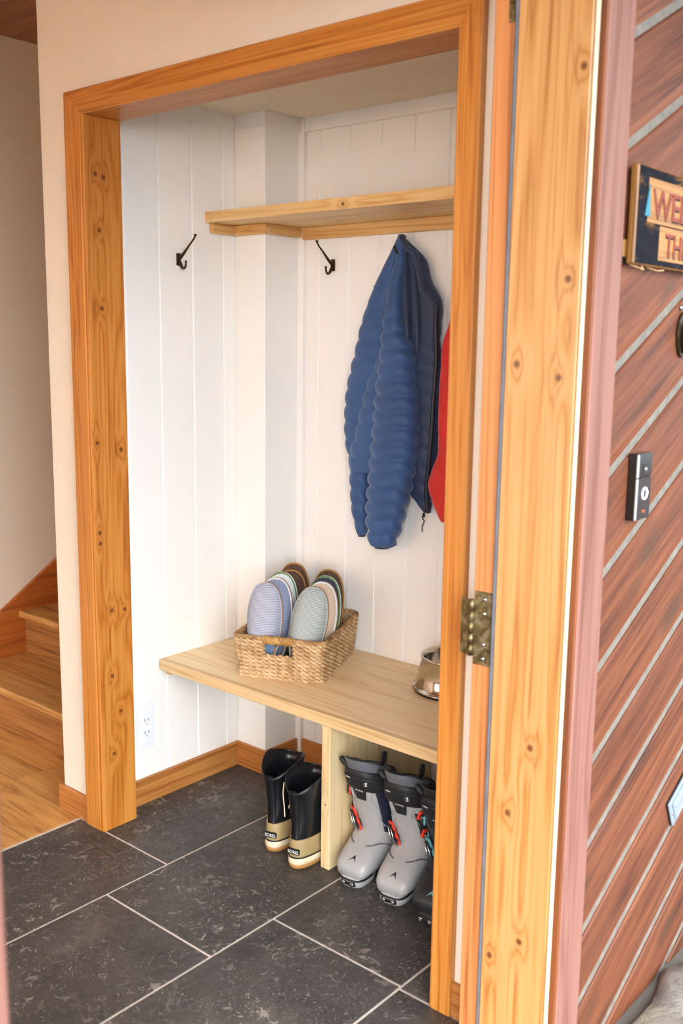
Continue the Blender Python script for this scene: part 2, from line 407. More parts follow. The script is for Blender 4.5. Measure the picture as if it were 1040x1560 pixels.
# door frame
dr = sroot('door_1', 'varnished pine entrance door frame with brass hinge', (1.55, .9, 0))
def dbox(n, x0, x1, y0, y1, z0, z1, m, par=None, bev=.002):
    o = box(n, x0, x1, y0, y1, z0, z1, m, None, bev); o.data.transform(Matrix.Translation((-1.55, -.9, 0))); o.parent = par or dr; return o
jm = box('jamb', 1.55, 1.601, .8045, .943, .0, 2.16, 'pine_jamb', None, .002); jm.location = (-1.55, -.9, 0); jm.parent = dr
dbox('jamb_nosing', 1.5500, 1.60, .795, .8045, .0, 2.16, 'pale_edge', bev=.004)
dbox('jamb_return', 1.553, 1.60, .7812, .795, .0, 2.16, 'trim_side')
dbox('jamb_rabbet', 1.563, 1.601, .943, .9985, .0, 2.17, 'jamb_in')
dbox('weather_strip', 1.5515, 1.563, .943, .9525, .02, 2.15, 'rubber', bev=.003)
dbox('latch_jamb', .40, .440, .803, .9985, .0, 2.16, 'pine_jamb')
dbox('head_jamb', .440, 1.55, .803, .9985, 2.11, 2.16, 'pine_jamb')
dbox('threshold', .440, 1.563, .79, .9985, -.03, .006, 'jamb_in')
def hinge(zc, hh=.072, free=True):
    h = D.objects.new('hinge', None); C.objects.link(h); h.parent = dr; h.location = (.013, .065, zc); h['label'] = 'tarnished brass hinge with no door hung on it'
    # leaf let into the jamb, with rounded tips top and bottom
    box('leaf', -.0022, .0006, -.008, .030 if free else .004, -hh, hh, 'brass', h, .001)
    if not free: return h
    # free leaf, swung out into the hall
    m_ = box('leaf', -.0012, .0012, .0, .026, -.055, .055, 'brass', h, .0008); m_.location = (-.006, .036, 0); m_.rotation_euler = (0, 0, math.radians(-14))
    for a, b in ((-.055, -.034), (-.032, -.012), (-.010, .010), (.012, .032), (.034, .055)):
        tube('knuckle', [(-.006, .034, a), (-.006, .034, b)], .006, 'brass', h, 12)
    for z in (-.058, -.03, .03, .058):
        lathe('screw', [(.0001, .0), (.0045, .0), (.004, .0015), (.0001, .002)], 'chrome', h, 12).matrix_local = Matrix.Translation((-.0022, .008, z)) @ Matrix.Rotation(-PI/2, 4, 'Y')
    return h
hinge(.915); hinge(2.060, .072, False)

M['porch'] = wood('soffit_wood', '#a8714c', '#96603c', '#744426', axis='y', across=10)
# ------------------------------------------------------------------ hall and closet shell
XW = 1.665          # hall face of the closet wall
YL0, YR0 = 2.313, 1.131; ZH = 2.03
wr = sroot('wall_right', 'cream plaster wall around the coat nook opening')
box('wall_panel', XW, 1.767, 2.331, 2.538, 0, 2.55, 'whitewall', wr, .004, 2)
box('wall_panel', XW, 1.767, 1.0, 1.112, 0, 2.55, 'whitewall', wr)
box('wall_panel', XW, 1.767, 1.112, 2.331, 2.049, 2.55, 'whitewall', wr)
box('wall_panel', 1.767, 4.6, 2.405, 2.538, 0, 2.55, 'whitewall', wr)
wl = sroot('wall_left', 'cream plaster wall across the hall')
for y0, y1, z0, z1 in ((1.0, 1.38, 0, 2.55), (3.12, 3.56, 0, 2.55), (1.38, 3.12, 0, .33), (1.38, 3.12, 2.11, 2.55)): box('wall_panel', -1.6, -1.5, y0, y1, z0, z1, 'whitewall', wl)
wn = sroot('fill_window', 'unseen fir framed window added for the fill light', (-1.55, 2.25, .33))
for y0, y1, z0, z1 in ((-.87, -.82, 0, 1.78), (.82, .87, 0, 1.78), (-.82, .82, 0, .05), (-.82, .82, 1.73, 1.78), (-.015, .015, .05, 1.73)): box('frame_bar', .01, .05, y0, y1, z0, z1, 'fir', wn, .002)  # invented window frame around the added area light
struct(box('wall_back', -1.6, 4.6, 3.53, 3.63, 0, 2.6, 'whitewall'), 'cream plaster wall rising beside the stairs')
struct(box('wall_entry', -3.0, .40, 1.0, 1.02, 0, 2.55, 'whitewall'), 'plaster lining behind the entrance wall')
struct(box('wall_stair', 4.5, 4.6, 2.4, 3.53, 0, 2.55, 'whitewall'), 'cream wall at the top of the stairs')
struct(box('ceiling', -1.6, 4.6, .80, 3.63, 2.55, 2.65, 'porch'), 'brown wood hall ceiling')
# nook opening casing and liner boards
struct(box('trim_4', 1.645, XW+.001, 2.327, 2.397, 0, 2.092, 'fir', bev=.002), 'stained fir side casing by the staircase corner')
struct(box('trim_5', 1.645, XW+.001, 1.077, 1.127, 0, 2.092, 'fir', bev=.002), 'stained fir side casing beside the entrance door frame')
prism('trim_6', [(1.127, 2.034), (2.327, 2.034), (2.397, 2.0925), (1.077, 2.0925)], 'x', 1.6445, XW, 'fir_y', bev=.0015)
struct(D.objects['trim_6'], 'stained fir head casing over the nook opening, mitred at its corners')
struct(box('trim_7', 1.648, 1.768, YL0, 2.331, 0, ZH, 'fir_knot', bev=.0015), 'knotty stained fir liner board of the nook opening')
struct(box('trim_8', 1.648, 1.768, 1.112, YR0, 0, ZH, 'fir', bev=.0015), 'stained fir liner board beside the entrance door frame')
struct(box('trim_9', 1.648, 1.768, 1.112, 2.331, ZH, 2.049, 'fir_y', bev=.0015), 'stained fir liner board under the nook head')
# fine bead between casing and liner
struct(box('trim_10', 1.6465, 1.650, 2.317, 2.3235, 0, 2.036, 'fir', bev=.001), 'thin fir bead along the knotty liner board')
# hall baseboards
struct(prism('baseboard_hall', [(1.653, 2.397), (1.653, 2.552), (1.86, 2.552), (1.86, 2.538), (1.665, 2.538), (1.665, 2.397)], 'z', 0, .078, 'fir_yb', bev=.0015), 'stained fir baseboard wrapping the corner by the stairs')
struct(box('baseboard_entry', 1.653, 1.665, 1.0, 1.077, 0, .078, 'fir_yb', bev=.001), 'short stained fir baseboard next to the door frame')

# closet: tongue-and-groove boards
XB, YL, ZC = 2.425, 2.383, 2.133
XP, YP = 2.26, 2.25
def board_wall(name, label, axis, plane, s0, cuts, s1, z0, z1, sgn, back):
    """axis 'x': boards side by side along x on plane y; axis 'y': along y on plane x"""
    r = sroot(name, label)
    if axis == 'x': box('backing', s0, s1, plane+.004, plane+back, z0, z1, 'white', r)
    else: box('backing', plane+.004, plane+back, s0, s1, z0, z1, 'white', r)
    e = [s0]+list(cuts)+[s1]
    for a, b in zip(e[:-1], e[1:]):
        if b-a < .015: continue
        if axis == 'x': box('board', a+.003, b-.003, plane, plane+.006, z0, z1, 'white', r, .0022)
        else: box('board', plane, plane+.006, a+.003, b-.003, z0, z1, 'white', r, .0022)
    return r
board_wall('wall_closet', 'white tongue-and-groove wall at the stair side of the nook', 'x', YL, 1.768, [1.824, 1.950, 2.079, 2.206], XP, .0, ZC, 1, .02)
board_wall('wall_closet_back', 'white tongue-and-groove back wall of the nook', 'y', XB, .96, [1.064, 1.187, 1.310, 1.433, 1.556, 1.679, 1.802, 1.924, 2.046, 2.170], 2.25, 0, ZC, 1, .03)
cw = sroot('wall_chase', 'white boxed-in corner between the nook walls')
prism('panel', [(XP, YL+.01), (XP, YP), (XB+.02, YP), (XB+.02, YL+.01)], 'z', 0, ZC, 'white', cw, .0015)
box('corner_batten', 2.408, XB, 2.226, YP, 0, ZC, 'white', cw, .001)
struct(box('wall_closet_near', 1.768, 2.45, .94, .96, 0, ZC, 'white'), 'white wall at the door side of the nook')
struct(box('ceiling_closet', 1.767, 2.46, .94, 2.40, ZC, ZC+.03, 'ceil'), 'cream ceiling of the nook')
# crown strip
ct = .012
struct(prism('trim_11', [(1.768, YL), (XP, YL), (XP, YP), (XB, YP), (XB, .96), (XB-ct, .96), (XB-ct, YP-ct), (XP-ct, YP-ct), (XP-ct, YL-ct), (1.768, YL-ct)], 'z', 2.093, ZC, 'white', bev=.001), 'white crown strip under the nook ceiling')
# nook baseboards
struct(box('baseboard_left', 1.768, XP-.012, YL-.012, YL, 0, .083, 'fir_x', bev=.0012), 'stained fir baseboard under the wall outlet')
struct(box('baseboard_chase', XP-.012, XP, YP-.012, YL-.0005, 0, .083, 'fir_yb', bev=.0012), 'short stained fir baseboard on the boxed corner')
struct(box('baseboard_chase_side', XP, 2.408, YP-.012, YP, 0, .083, 'fir_x', bev=.0012), 'stained fir baseboard beside the black boots')
struct(box('baseboard_back', XB-.012, XB, .96, 2.226, 0, .083, 'fir_yb', bev=.0012), 'stained fir baseboard along the nook back wall')

# ------------------------------------------------------------------ staircase
st = empty('staircase', (1.877, 3.03, 0), 'oak stairs climbing behind the nook with orange fir skirt board', 'staircase')
RX, RISE, RUN = 0.0, .179, .272
for i in range(9):
    z = i*RISE; xx = i*RUN
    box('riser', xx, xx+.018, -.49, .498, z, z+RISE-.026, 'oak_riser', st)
    box('tread', xx-.028, xx+RUN+.018, -.49, .498, z+RISE-.026, z+RISE, 'oak', st, .006, 2)
sk = [(-.16, 0), (-.16, .155)]; sl = RISE/RUN
prism('skirt_board', [(-.2, .0), (-.2, .13), (2.3, .13+2.5*sl), (2.3, 2.5*sl-.25), (.2, .0)], 'y', .480, .4980, 'skirt', st, .002)

# ------------------------------------------------------------------ bench and shelf
bn = empty('bench', (2.17, 1.70, 0), 'pale pine bench built into the nook on an upright panel', 'bench')
def rel(o, par):
    o.data.transform(Matrix.Translation(-Vector(par.location))); o.parent = par; return o
def relkeep(o, par):      # keep world-space texture coordinates
    o.location = -Vector(par.location); o.parent = par; return o
ZB = .456
for a, b in ((1.9425, 2.1785), (2.1790, XB-.001)):
    lo = 2.382
    if a < 2.1: poly = [(a, .962), (b, .962), (b, lo), (a, lo)]
    else: poly = [(a, .962), (b, .962), (b, YP-.002), (XP-.002, YP-.002), (XP-.002, lo), (a, lo)]
    relkeep(prism('seat_board', poly, 'z', ZB-.032, ZB, 'bench', None, .0006), bn)
relkeep(box('front_edge', 1.920, 1.942, .962, 2.382, ZB-.0335, ZB, 'bench_edge', None, .0015), bn)
relkeep(box('support_panel', 1.9305, 2.412, 1.674, 1.705, 0, ZB-.0335, 'bench_v', None, .0015), bn)
relkeep(box('cleat', 1.95, XP-.02, 2.364, 2.382, ZB-.055, ZB-.0335, 'shelf_x', None, .001), bn)
sh = empty('wall_shelf', (2.28, 1.70, 1.75), 'pine shelf on cleats high above the bench', 'shelf')
relkeep(prism('shelf_board', [(2.132, .962), (XB-.001, .962), (XB-.001, YP-.002), (XP-.002, YP-.002), (XP-.002, 2.382), (2.132, 2.382)], 'z', 1.802, 1.834, 'shelf', None, .001), sh)
relkeep(box('cleat', 2.15, XP-.02, 2.364, 2.382, 1.772, 1.8015, 'shelf_x', None, .001), sh)
relkeep(box('cleat', XP-.019, XP-.001, YP-.02, 2.382, 1.772, 1.8015, 'shelf_y', None, .001), sh)
relkeep(box('cleat', XP, XB-.02, YP-.02, YP-.002, 1.772, 1.8015, 'shelf_x', None, .001), sh)
relkeep(box('cleat', XB-.019, XB-.001, .962, YP-.021, 1.765, 1.8015, 'shelf_y', None, .001), sh)

# ------------------------------------------------------------------ hooks
def coat_hook(loc, rz, label, mat='bronze'):
    h = empty('coat_hook', loc, label, 'hook', rz, 'bronze coat hooks on the nook walls'); h.scale = (.8, .8, .8)
    # local: wall plane y=0, room towards -y
    box('back_plate', -.011, .011, -.006, -.0005, -.022, .024, mat, h, .003, 2)
    p = cr([(0, -.006, .004), (0, -.020, .012), (0, -.042, .030), (0, -.064, .050), (0, -.086, .068), (0, -.098, .082)], 18)
    n = len(p); tube('upper_arm', p, [.0075-.004*min(1, i/(n*.6)) for i in range(n)], mat, h, 10)
    lathe('upper_tip', [(.0005, -.005), (.005, -.003), (.0062, .001), (.005, .004), (.0005, .005)], mat, h, 14, (0, -.098, .084))
    p = cr([(0, -.006, -.004), (0, -.014, -.016), (0, -.024, -.030), (0, -.036, -.032), (0, -.043, -.022), (0, -.044, -.010)], 18)
    tube('lower_arm', p, [.0068-.0028*min(1, i/(n*.6)) for i in range(18)], mat, h, 10)
    lathe('lower_tip', [(.0005, -.004), (.0042, -.002), (.005, .001), (.004, .003), (.0005, .004)], mat, h, 14, (0, -.044, -.008))
    for z in (-.015, .017): lathe('screw', [(.0003, 0), (.003, 0), (.002, .001), (.0003, .0012)], 'brass', h, 10).matrix_local = Matrix.Translation((0, -.006, z)) @ Matrix.Rotation(PI/2, 4, 'X')
    return h
coat_hook((2.024, YL, 1.684), 0, 'dark bronze coat hook below the end of the shelf, on the stair side wall')
coat_hook((XB, 2.112, 1.682), -PI/2, 'empty dark bronze coat hook on the back wall beside the blue jacket')
coat_hook((XB, 1.81, 1.65), -PI/2, 'dark bronze coat hook hidden under the blue jacket')

# ------------------------------------------------------------------ jackets
def puff(name, rows, mat, parent, baffle=.046, amp=.006, n=40, m=150, phase=0, tilt=.012, flat=1.0, back=None):
    R = cr(rows, m); rings = []
    for i, (z, y, hw, x, d) in enumerate(R):
        hw = max(hw, .004); d = max(d, .004); ring = []
        for k in range(n):
            a = 2*PI*k/n; c, s = math.cos(a), math.sin(a)
            zz = z + tilt*math.sin(a+phase)*.6
            q = abs(math.sin(PI*(zz/baffle) + .35*math.sin(3*a+phase)))
            pf = amp*(q**.5 - .66)*min(1, hw/.03)*min(1, max(.12, (1.60-z)/.16))
            ex = 2.5
            cx_ = math.copysign(abs(c)**(2/ex), c); sx_ = math.copysign(abs(s)**(2/ex), s)
            xx = x - (d+pf*.8)*sx_*flat
            if xx > 2.4235: xx = 2.4235
            ring.append((xx-parent.location.x, y-(hw+pf)*cx_-parent.location.y, z+.004*math.sin(5*a+phase)*.5-parent.location.z))
        rings.append(ring)
    return loft(name, rings, mat, parent)
FRONT_SLEEVE = [(1.755, 1.816, 0.0083, 2.385, 0.01), (1.686, 1.802, 0.0168, 2.373, 0.0201), (1.618, 1.807, 0.0203, 2.36, 0.0243), (1.55, 1.805, 0.025, 2.348, 0.0275), (1.482, 1.800, 0.034, 2.344, 0.0347), (1.413, 1.787, 0.0505, 2.342, 0.0424), (1.344, 1.787, 0.06, 2.341, 0.0438), (1.275, 1.784, 0.0687, 2.339, 0.0452), (1.205, 1.784, 0.0736, 2.338, 0.0466), (1.134, 1.788, 0.0732, 2.336, 0.048), (1.063, 1.794, 0.0712, 2.335, 0.0494), (0.99, 1.805, 0.0671, 2.333, 0.0454), (0.916, 1.815, 0.060, 2.332, 0.0377), (0.842, 1.821, 0.0399, 2.33, 0.03)]
REAR_SLEEVE = [(1.754, 1.82, 0.0097, 2.395, 0.0116), (1.69, 1.847, 0.0162, 2.392, 0.0193), (1.625, 1.87, 0.0303, 2.389, 0.0242), (1.558, 1.888, 0.0424, 2.386, 0.0288), (1.491, 1.901, 0.0537, 2.384, 0.0305), (1.422, 1.911, 0.0608, 2.383, 0.0312), (1.353, 1.925, 0.0668, 2.382, 0.0319), (1.283, 1.937, 0.0694, 2.381, 0.0326), (1.213, 1.943, 0.066, 2.38, 0.0333), (1.142, 1.946, 0.0567, 2.379, 0.034), (1.071, 1.944, 0.0368, 2.378, 0.0347), (0.999, 1.944, 0.032, 2.377, 0.0315), (0.927, 1.942, 0.028, 2.376, 0.0258), (0.855, 1.938, 0.0144, 2.375, 0.0136)]
BACK_PANEL = [(1.62, 1.822, 0.012, 2.372, 0.014), (1.526, 1.831, 0.0133, 2.37, 0.016), (1.456, 1.836, 0.0167, 2.364, 0.0199), (1.385, 1.845, 0.0231, 2.359, 0.0276), (1.313, 1.86, 0.0459, 2.357, 0.0295), (1.241, 1.87, 0.0554, 2.355, 0.0307), (1.167, 1.883, 0.0614, 2.353, 0.0318), (1.11, 1.894, 0.069, 2.351, 0.026), (1.056, 1.894, 0.0687, 2.35, 0.020)]
FRONT_PANEL = [(1.749, 1.823, 0.0079, 2.395, 0.0095), (1.687, 1.784, 0.0486, 2.393, 0.0196), (1.627, 1.771, 0.059, 2.392, 0.0242), (1.566, 1.749, 0.0756, 2.39, 0.0288), (1.506, 1.743, 0.0685, 2.39, 0.0305), (1.445, 1.738, 0.0615, 2.389, 0.0312), (1.384, 1.725, 0.0631, 2.389, 0.0319), (1.323, 1.72, 0.0588, 2.388, 0.0326), (1.262, 1.717, 0.0545, 2.388, 0.0333), (1.2, 1.716, 0.0495, 2.387, 0.034), (1.137, 1.716, 0.0463, 2.387, 0.0347), (1.074, 1.722, 0.0403, 2.386, 0.0297), (1.01, 1.725, 0.04, 2.386, 0.0208), (0.95, 1.696, 0.0092, 2.385, 0.0086)]
bj = empty('blue_jacket', (2.38, 1.82, .84), 'navy blue quilted puffer jacket hanging from a hook on the back wall', 'jacket')
puff('front_panel', FRONT_PANEL, 'navy_dark', bj, .052, .0065, phase=.4)  # side turned from the light, its shade put in as darker navy
puff('sleeve', REAR_SLEEVE, 'navy', bj, .050, .0105, phase=1.1)
puff('back_panel', BACK_PANEL, 'navy', bj, .052, .0100, phase=2.0)
puff('sleeve', FRONT_SLEEVE, 'navy', bj, .046, .0135, phase=2.6)
def jl(p): return tuple(a-b for a, b in zip(p, bj.location))
lathe('cuff', [(.012, 0), (.024, 0), (.025, .012), (.02, .014)], 'navy_dark', bj, 24, jl((2.33, 1.822, .833)))
lathe('cuff', [(.006, 0), (.012, 0), (.013, .012), (.010, .014)], 'navy_dark', bj, 24, jl((2.375, 1.938, .846)))
tube('zipper', [jl(p) for p in cr([(2.37, 1.674, 1.56), (2.366, 1.672, 1.50), (2.368, 1.668, 1.40), (2.366, 1.672, 1.30), (2.362, 1.673, 1.20), (2.362, 1.680, 1.10), (2.368, 1.690, 1.02), (2.372, 1.688, .955)], 40)], .0065, 'zip', bj, 8)
tube('hood_edge', [jl(p) for p in cr([(2.378, 1.812, 1.752), (2.37, 1.782, 1.715), (2.365, 1.752, 1.70), (2.362, 1.735, 1.66), (2.362, 1.72, 1.60), (2.365, 1.698, 1.575), (2.37, 1.676, 1.555)], 40)], .0085, 'navy_dark', bj, 8)
prism('collar_tab', [(1.915, 1.612), (1.888, 1.628), (1.885, 1.585), (1.903, 1.583)], 'x', 2.38, 2.39, 'navy_dark', bj, .002)
D.objects['collar_tab'].data.transform(Matrix.Translation(-bj.location))
tube('drawcord', [jl(p) for p in cr([(2.375, 1.700, .952), (2.372, 1.705, .935), (2.372, 1.698, .925), (2.371, 1.704, .908), (2.371, 1.703, .893)], 24)], .002, 'blackrub', bj, 6)
lathe('cord_stopper', [(.001, -.007), (.004, -.005), (.004, .005), (.001, .007)], 'blackrub', bj, 10, jl((2.373, 1.701, .943)))
# long soft folds in the fabric below the hood
for q, (a, b, c_) in enumerate([((2.372, 1.79, 1.72), (2.352, 1.768, 1.55), (2.35, 1.752, 1.38)), ((2.375, 1.765, 1.70), (2.356, 1.735, 1.55), (2.352, 1.722, 1.42))]):
    tube('fold', [jl(p) for p in cr([a, b, c_], 24)], [.002+.009*math.sin(PI*i/23) for i in range(24)], 'navy_dark', bj, 10)

RED = [(1.544, 1.623, 0.0085, 2.395, 0.0102), (1.498, 1.607, 0.0301, 2.39, 0.0212), (1.452, 1.592, 0.0604, 2.386, 0.0273), (1.406, 1.583, 0.0717, 2.381, 0.0335), (1.361, 1.578, 0.0759, 2.379, 0.0355), (1.315, 1.574, 0.0797, 2.378, 0.0362), (1.268, 1.571, 0.0826, 2.377, 0.0369), (1.222, 1.569, 0.085, 2.376, 0.0376), (1.176, 1.567, 0.086, 2.375, 0.0383), (1.129, 1.564, 0.0857, 2.374, 0.039), (1.081, 1.574, 0.0931, 2.373, 0.0397), (1.033, 1.582, 0.0986, 2.372, 0.0354), (0.985, 1.582, 0.0842, 2.371, 0.0277), (0.936, 1.586, 0.0509, 2.37, 0.02)]
rj = empty('red_jacket', (2.38, 1.58, .93), 'bright red jacket hanging behind the navy jacket, half hidden by the casing', 'jacket')
puff('body', RED, 'red', rj, .2, .004, phase=.3)
puff('sleeve', [(1.50, 1.585, .03, 2.36, .02), (1.40, 1.552, .04, 2.35, .03), (1.25, 1.535, .045, 2.345, .035), (1.1, 1.53, .04, 2.345, .032), (.95, 1.532, .032, 2.35, .025)], 'red', rj, .2, .004)
coat_hook((XB, 1.60, 1.56), -PI/2, 'bronze coat hook carrying the red jacket')

# ------------------------------------------------------------------ wall outlet
ol = empty('wall_outlet', (1.856, YL, .25), 'white double wall outlet low on the boarded wall', 'outlet')
box('mount_block', -.030, .040, -.004, .0, -.075, .075, 'plate', ol, .001)
box('cover_plate', -.026, .034, -.009, -.004, -.057, .057, 'plate', ol, .002, 2)
for z in (.02, -.02):
    s_ = box('socket', -.012, .020, -.0115, -.009, z-.015, z+.015, 'plate', ol, .001)
    for xx in (-.004, .010): box('slot', xx-.0016, xx+.0016, -.0125, -.0112, z+.0005, z+.010, 'slot', s_)
    lathe('slot', [(.0002, 0), (.0026, 0), (.0002, .001)], 'slot', s_, 10).matrix_local = Matrix.Translation((.003, -.0114, z-.007)) @ Matrix.Rotation(PI/2, 4, 'X')

# ------------------------------------------------------------------ woven basket
M['rush'] = None
def rush_mat(name, a, b, c_):
    t = NT(name, .7); v = t.coords()
    f = t.noise(v, 30, 3, .6); g = t.noise(v, 220, 2)
    c = t.ramp(t.val('ADD', t.val('MULTIPLY', f, .6), t.val('MULTIPLY', g, .4)), [(.36, c_), (.5, b), (.64, a)])
    t.bump(g, .5, .001); return t.col(c)
M['rush'] = rush_mat('woven_seagrass', '#dcc09a', '#c6a478', '#9a7448')
M['rush_rim'] = rush_mat('twisted_seagrass_rim', '#cfae80', '#a67f50', '#6f4c2a')
M['rush_wrap'] = rush_mat('wrapped_handle_cord', '#d8b070', '#b98a48', '#80582a')
BA = math.radians(24.0)
bk = empty('wicker_basket', (1.972, 2.096, ZB), 'open seagrass basket of house slippers on the bench', 'basket', BA)
# local: x = depth (away), y = towards stair side; front-left corner at origin, front runs along -y
BW, BL, BH = .283, .368, .128
def bpt(s, z, off=0):
    """point on wall perimeter: s in [0,4) corners FL->FR->BR->BL, flare with z"""
    fl_ = .010*(1-z/BH)
    x0, x1, y0, y1 = fl_-off, BL-fl_+off, -(BW-fl_)-off, -fl_+off
    r = .03; W = y1-y0; L_ = x1-x0
    per = [('F', W), ('R', L_), ('B', W), ('L', L_)]
    k = int(s) % 4; t = s-int(s)
    P = [(x0, y1), (x0, y0), (x1, y0), (x1, y1)]
    a, b = Vector(P[k]), Vector(P[(k+1) % 4]); p = a+(b-a)*t
    # round the corners
    for q in P:
        qv = Vector(q); cvec = Vector(((x0+x1)/2, (y0+y1)/2))-qv
        ctr = qv+Vector((math.copysign(r, cvec.x), math.copysign(r, cvec.y)))
        dx = (ctr.x-p.x)*math.copysign(1, cvec.x); dy = (ctr.y-p.y)*math.copysign(1, cvec.y)
        if dx > 0 and dy > 0:
            d = p-ctr; p = ctr+d.normalized()*r
    return Vector((p.x, p.y, z))
def in_hole(s, z):
    k = int(s) % 4; t = s-int(s)
    return (k == 0 and .34 < t < .66 and .070 < z < .106) or (k == 2 and .34 < t < .66 and .070 < z < .106)
v, f = [], []; NR = 10; rnd = random.Random(3)
for r in range(NR):
    z = .006+(BH-.016)*r/(NR-1)
    for st_ in (0, 1):
        seg = []; N = 380
        for i in range(N+1):
            s = 4*i/N % 4
            ph = 2*PI*(i/N)*26 + PI*(r % 2) + PI*st_
            off = .0042*math.sin(ph); zz = z+.0046*math.cos(ph*1.0+.7)+rnd.uniform(-.0006, .0006)
            k = int(s) % 4
            sag = 0
            if in_hole(s, z):
                if len(seg) > 2: tube_data(seg, .0052, 6, v, f)
                seg = []; continue
            p = bpt(s, max(zz, .003), off); p.z -= sag; seg.append(p)
        if len(seg) > 2: tube_data(seg, .0052, 6, v, f)
tag(pyd('weave', v, f, 'rush', bk, True), kind='stuff')
v, f = [], []
for i in range(44):
    s = 4*(i+.5)/44
    if in_hole(s, .09):
        tube_data([bpt(s, .003), bpt(s, .066)], .0028, 6, v, f)
    else: tube_data([bpt(s, .003), bpt(s, BH-.006)], .0028, 6, v, f)
pyd('stakes', v, f, 'rush_rim', bk, True)
v, f = [], []
for h_ in range(3):
    path = []
    for i in range(360):
        s = 4*i/360; ph = 2*PI*i/360*40+2*PI*h_/3
        path.append(bpt(s, BH-.004+.0042*math.sin(ph), .0042*math.cos(ph)))
    tube_data(path, .0043, 6, v, f, True)
pyd('rim', v, f, 'rush_rim', bk, True)
for k in (0, 2):
    ctr = [bpt(k+.335+.33*i/10, BH-.006, .001) for i in range(11)]
    tube('handle', ctr, .0095, 'rush_wrap', bk, 12)
    v, f = [], []
    a, b = ctr[0], ctr[-1]; dv = (b-a); t_ = dv.normalized(); sd = t_.cross(Vector((0, 0, 1)))
    path = []
    for i in range(24*14):
        u = i/(24*14-1); ph = 2*PI*24*u
        path.append(a+dv*u+(sd*math.cos(ph)+Vector((0, 0, 1))*math.sin(ph))*.0105)
    tube_data(path, .0021, 5, v, f); pyd('handle_wrap', v, f, 'rush_wrap', bk, True)
prism('bottom', [(.012, -.012), (.012, -BW+.012), (BL-.012, -BW+.012), (BL-.012, -.012)], 'z', .001, .006, 'rush', bk)

# ------------------------------------------------------------------ slippers
def stripes(name, a, b, scale, axis=1):
    t = NT(name, .85); tc = t.n('ShaderNodeTexCoord'); sep = t.n('ShaderNodeSeparateXYZ'); t.l(tc.outputs['Object'], sep.inputs[0])
    s = t.val('SINE', t.val('MULTIPLY', sep.outputs[axis], scale)); f = t.ramp(t.val('ADD', t.val('MULTIPLY', s, .5), .5), [(.3, 0.0), (.7, 1.0)])
    c = t.mix(f, a, b); t.bump(t.noise(tc.outputs['Object'], 400, 2), .3, .001); return t.col(c)
def felt(name, a, b):
    t = NT(name, .95, 0, .2); v = t.coords(); f = t.noise(v, 120, 5, .8)
    t.bump(f, .6, .002); return t.col(t.ramp(f, [(.35, b), (.65, a)]))
M['st_grey'] = stripes('grey_blue_striped_knit', '#b9bcca', '#8f96ac', 2*PI/.0048)
M['st_green'] = stripes('sage_white_striped_knit', '#b9c0bf', '#8c9896', 2*PI/.0044)
M['blue_cot'] = felt('pale_blue_chambray', '#8fa3c4', '#7288ae'); M['teal'] = felt('teal_lining', '#5f8690', '#4c6e78')
M['br_felt'] = felt('brown_felt', '#6b5346', '#4a382e'); M['tan'] = felt('tan_edging', '#b88a56', '#9a6e3e')
M['white_f'] = felt('white_terry', '#e6ecf2', '#d4dde6'); M['green_f'] = felt('green_edging', '#7c9a5c', '#64824a')
M['beige_f'] = felt('beige_cotton', '#e0cbb8', '#d2baa4'); M['navy_f'] = felt('navy_insole', '#4a4f66', '#3c4156')
M['bluegrey_f'] = felt('blue_grey_cotton', '#98a2bc', '#828eac')
def sole_outline(L, Wd, n=56, inset=0):
    pts = []
    for i in range(n):
        a = 2*PI*i/n; y = L/2+(L/2-inset)*math.sin(a)
        u = y/L
        hw = Wd/2*(.82+.19*math.sin(PI*min(1, max(0, (u-.25)/.75))*.5+0) if u > .25 else .80)
        c = math.cos(a); x = (hw-inset)*math.copysign(abs(c)**.8, c)
        pts.append((x, y))
    return pts
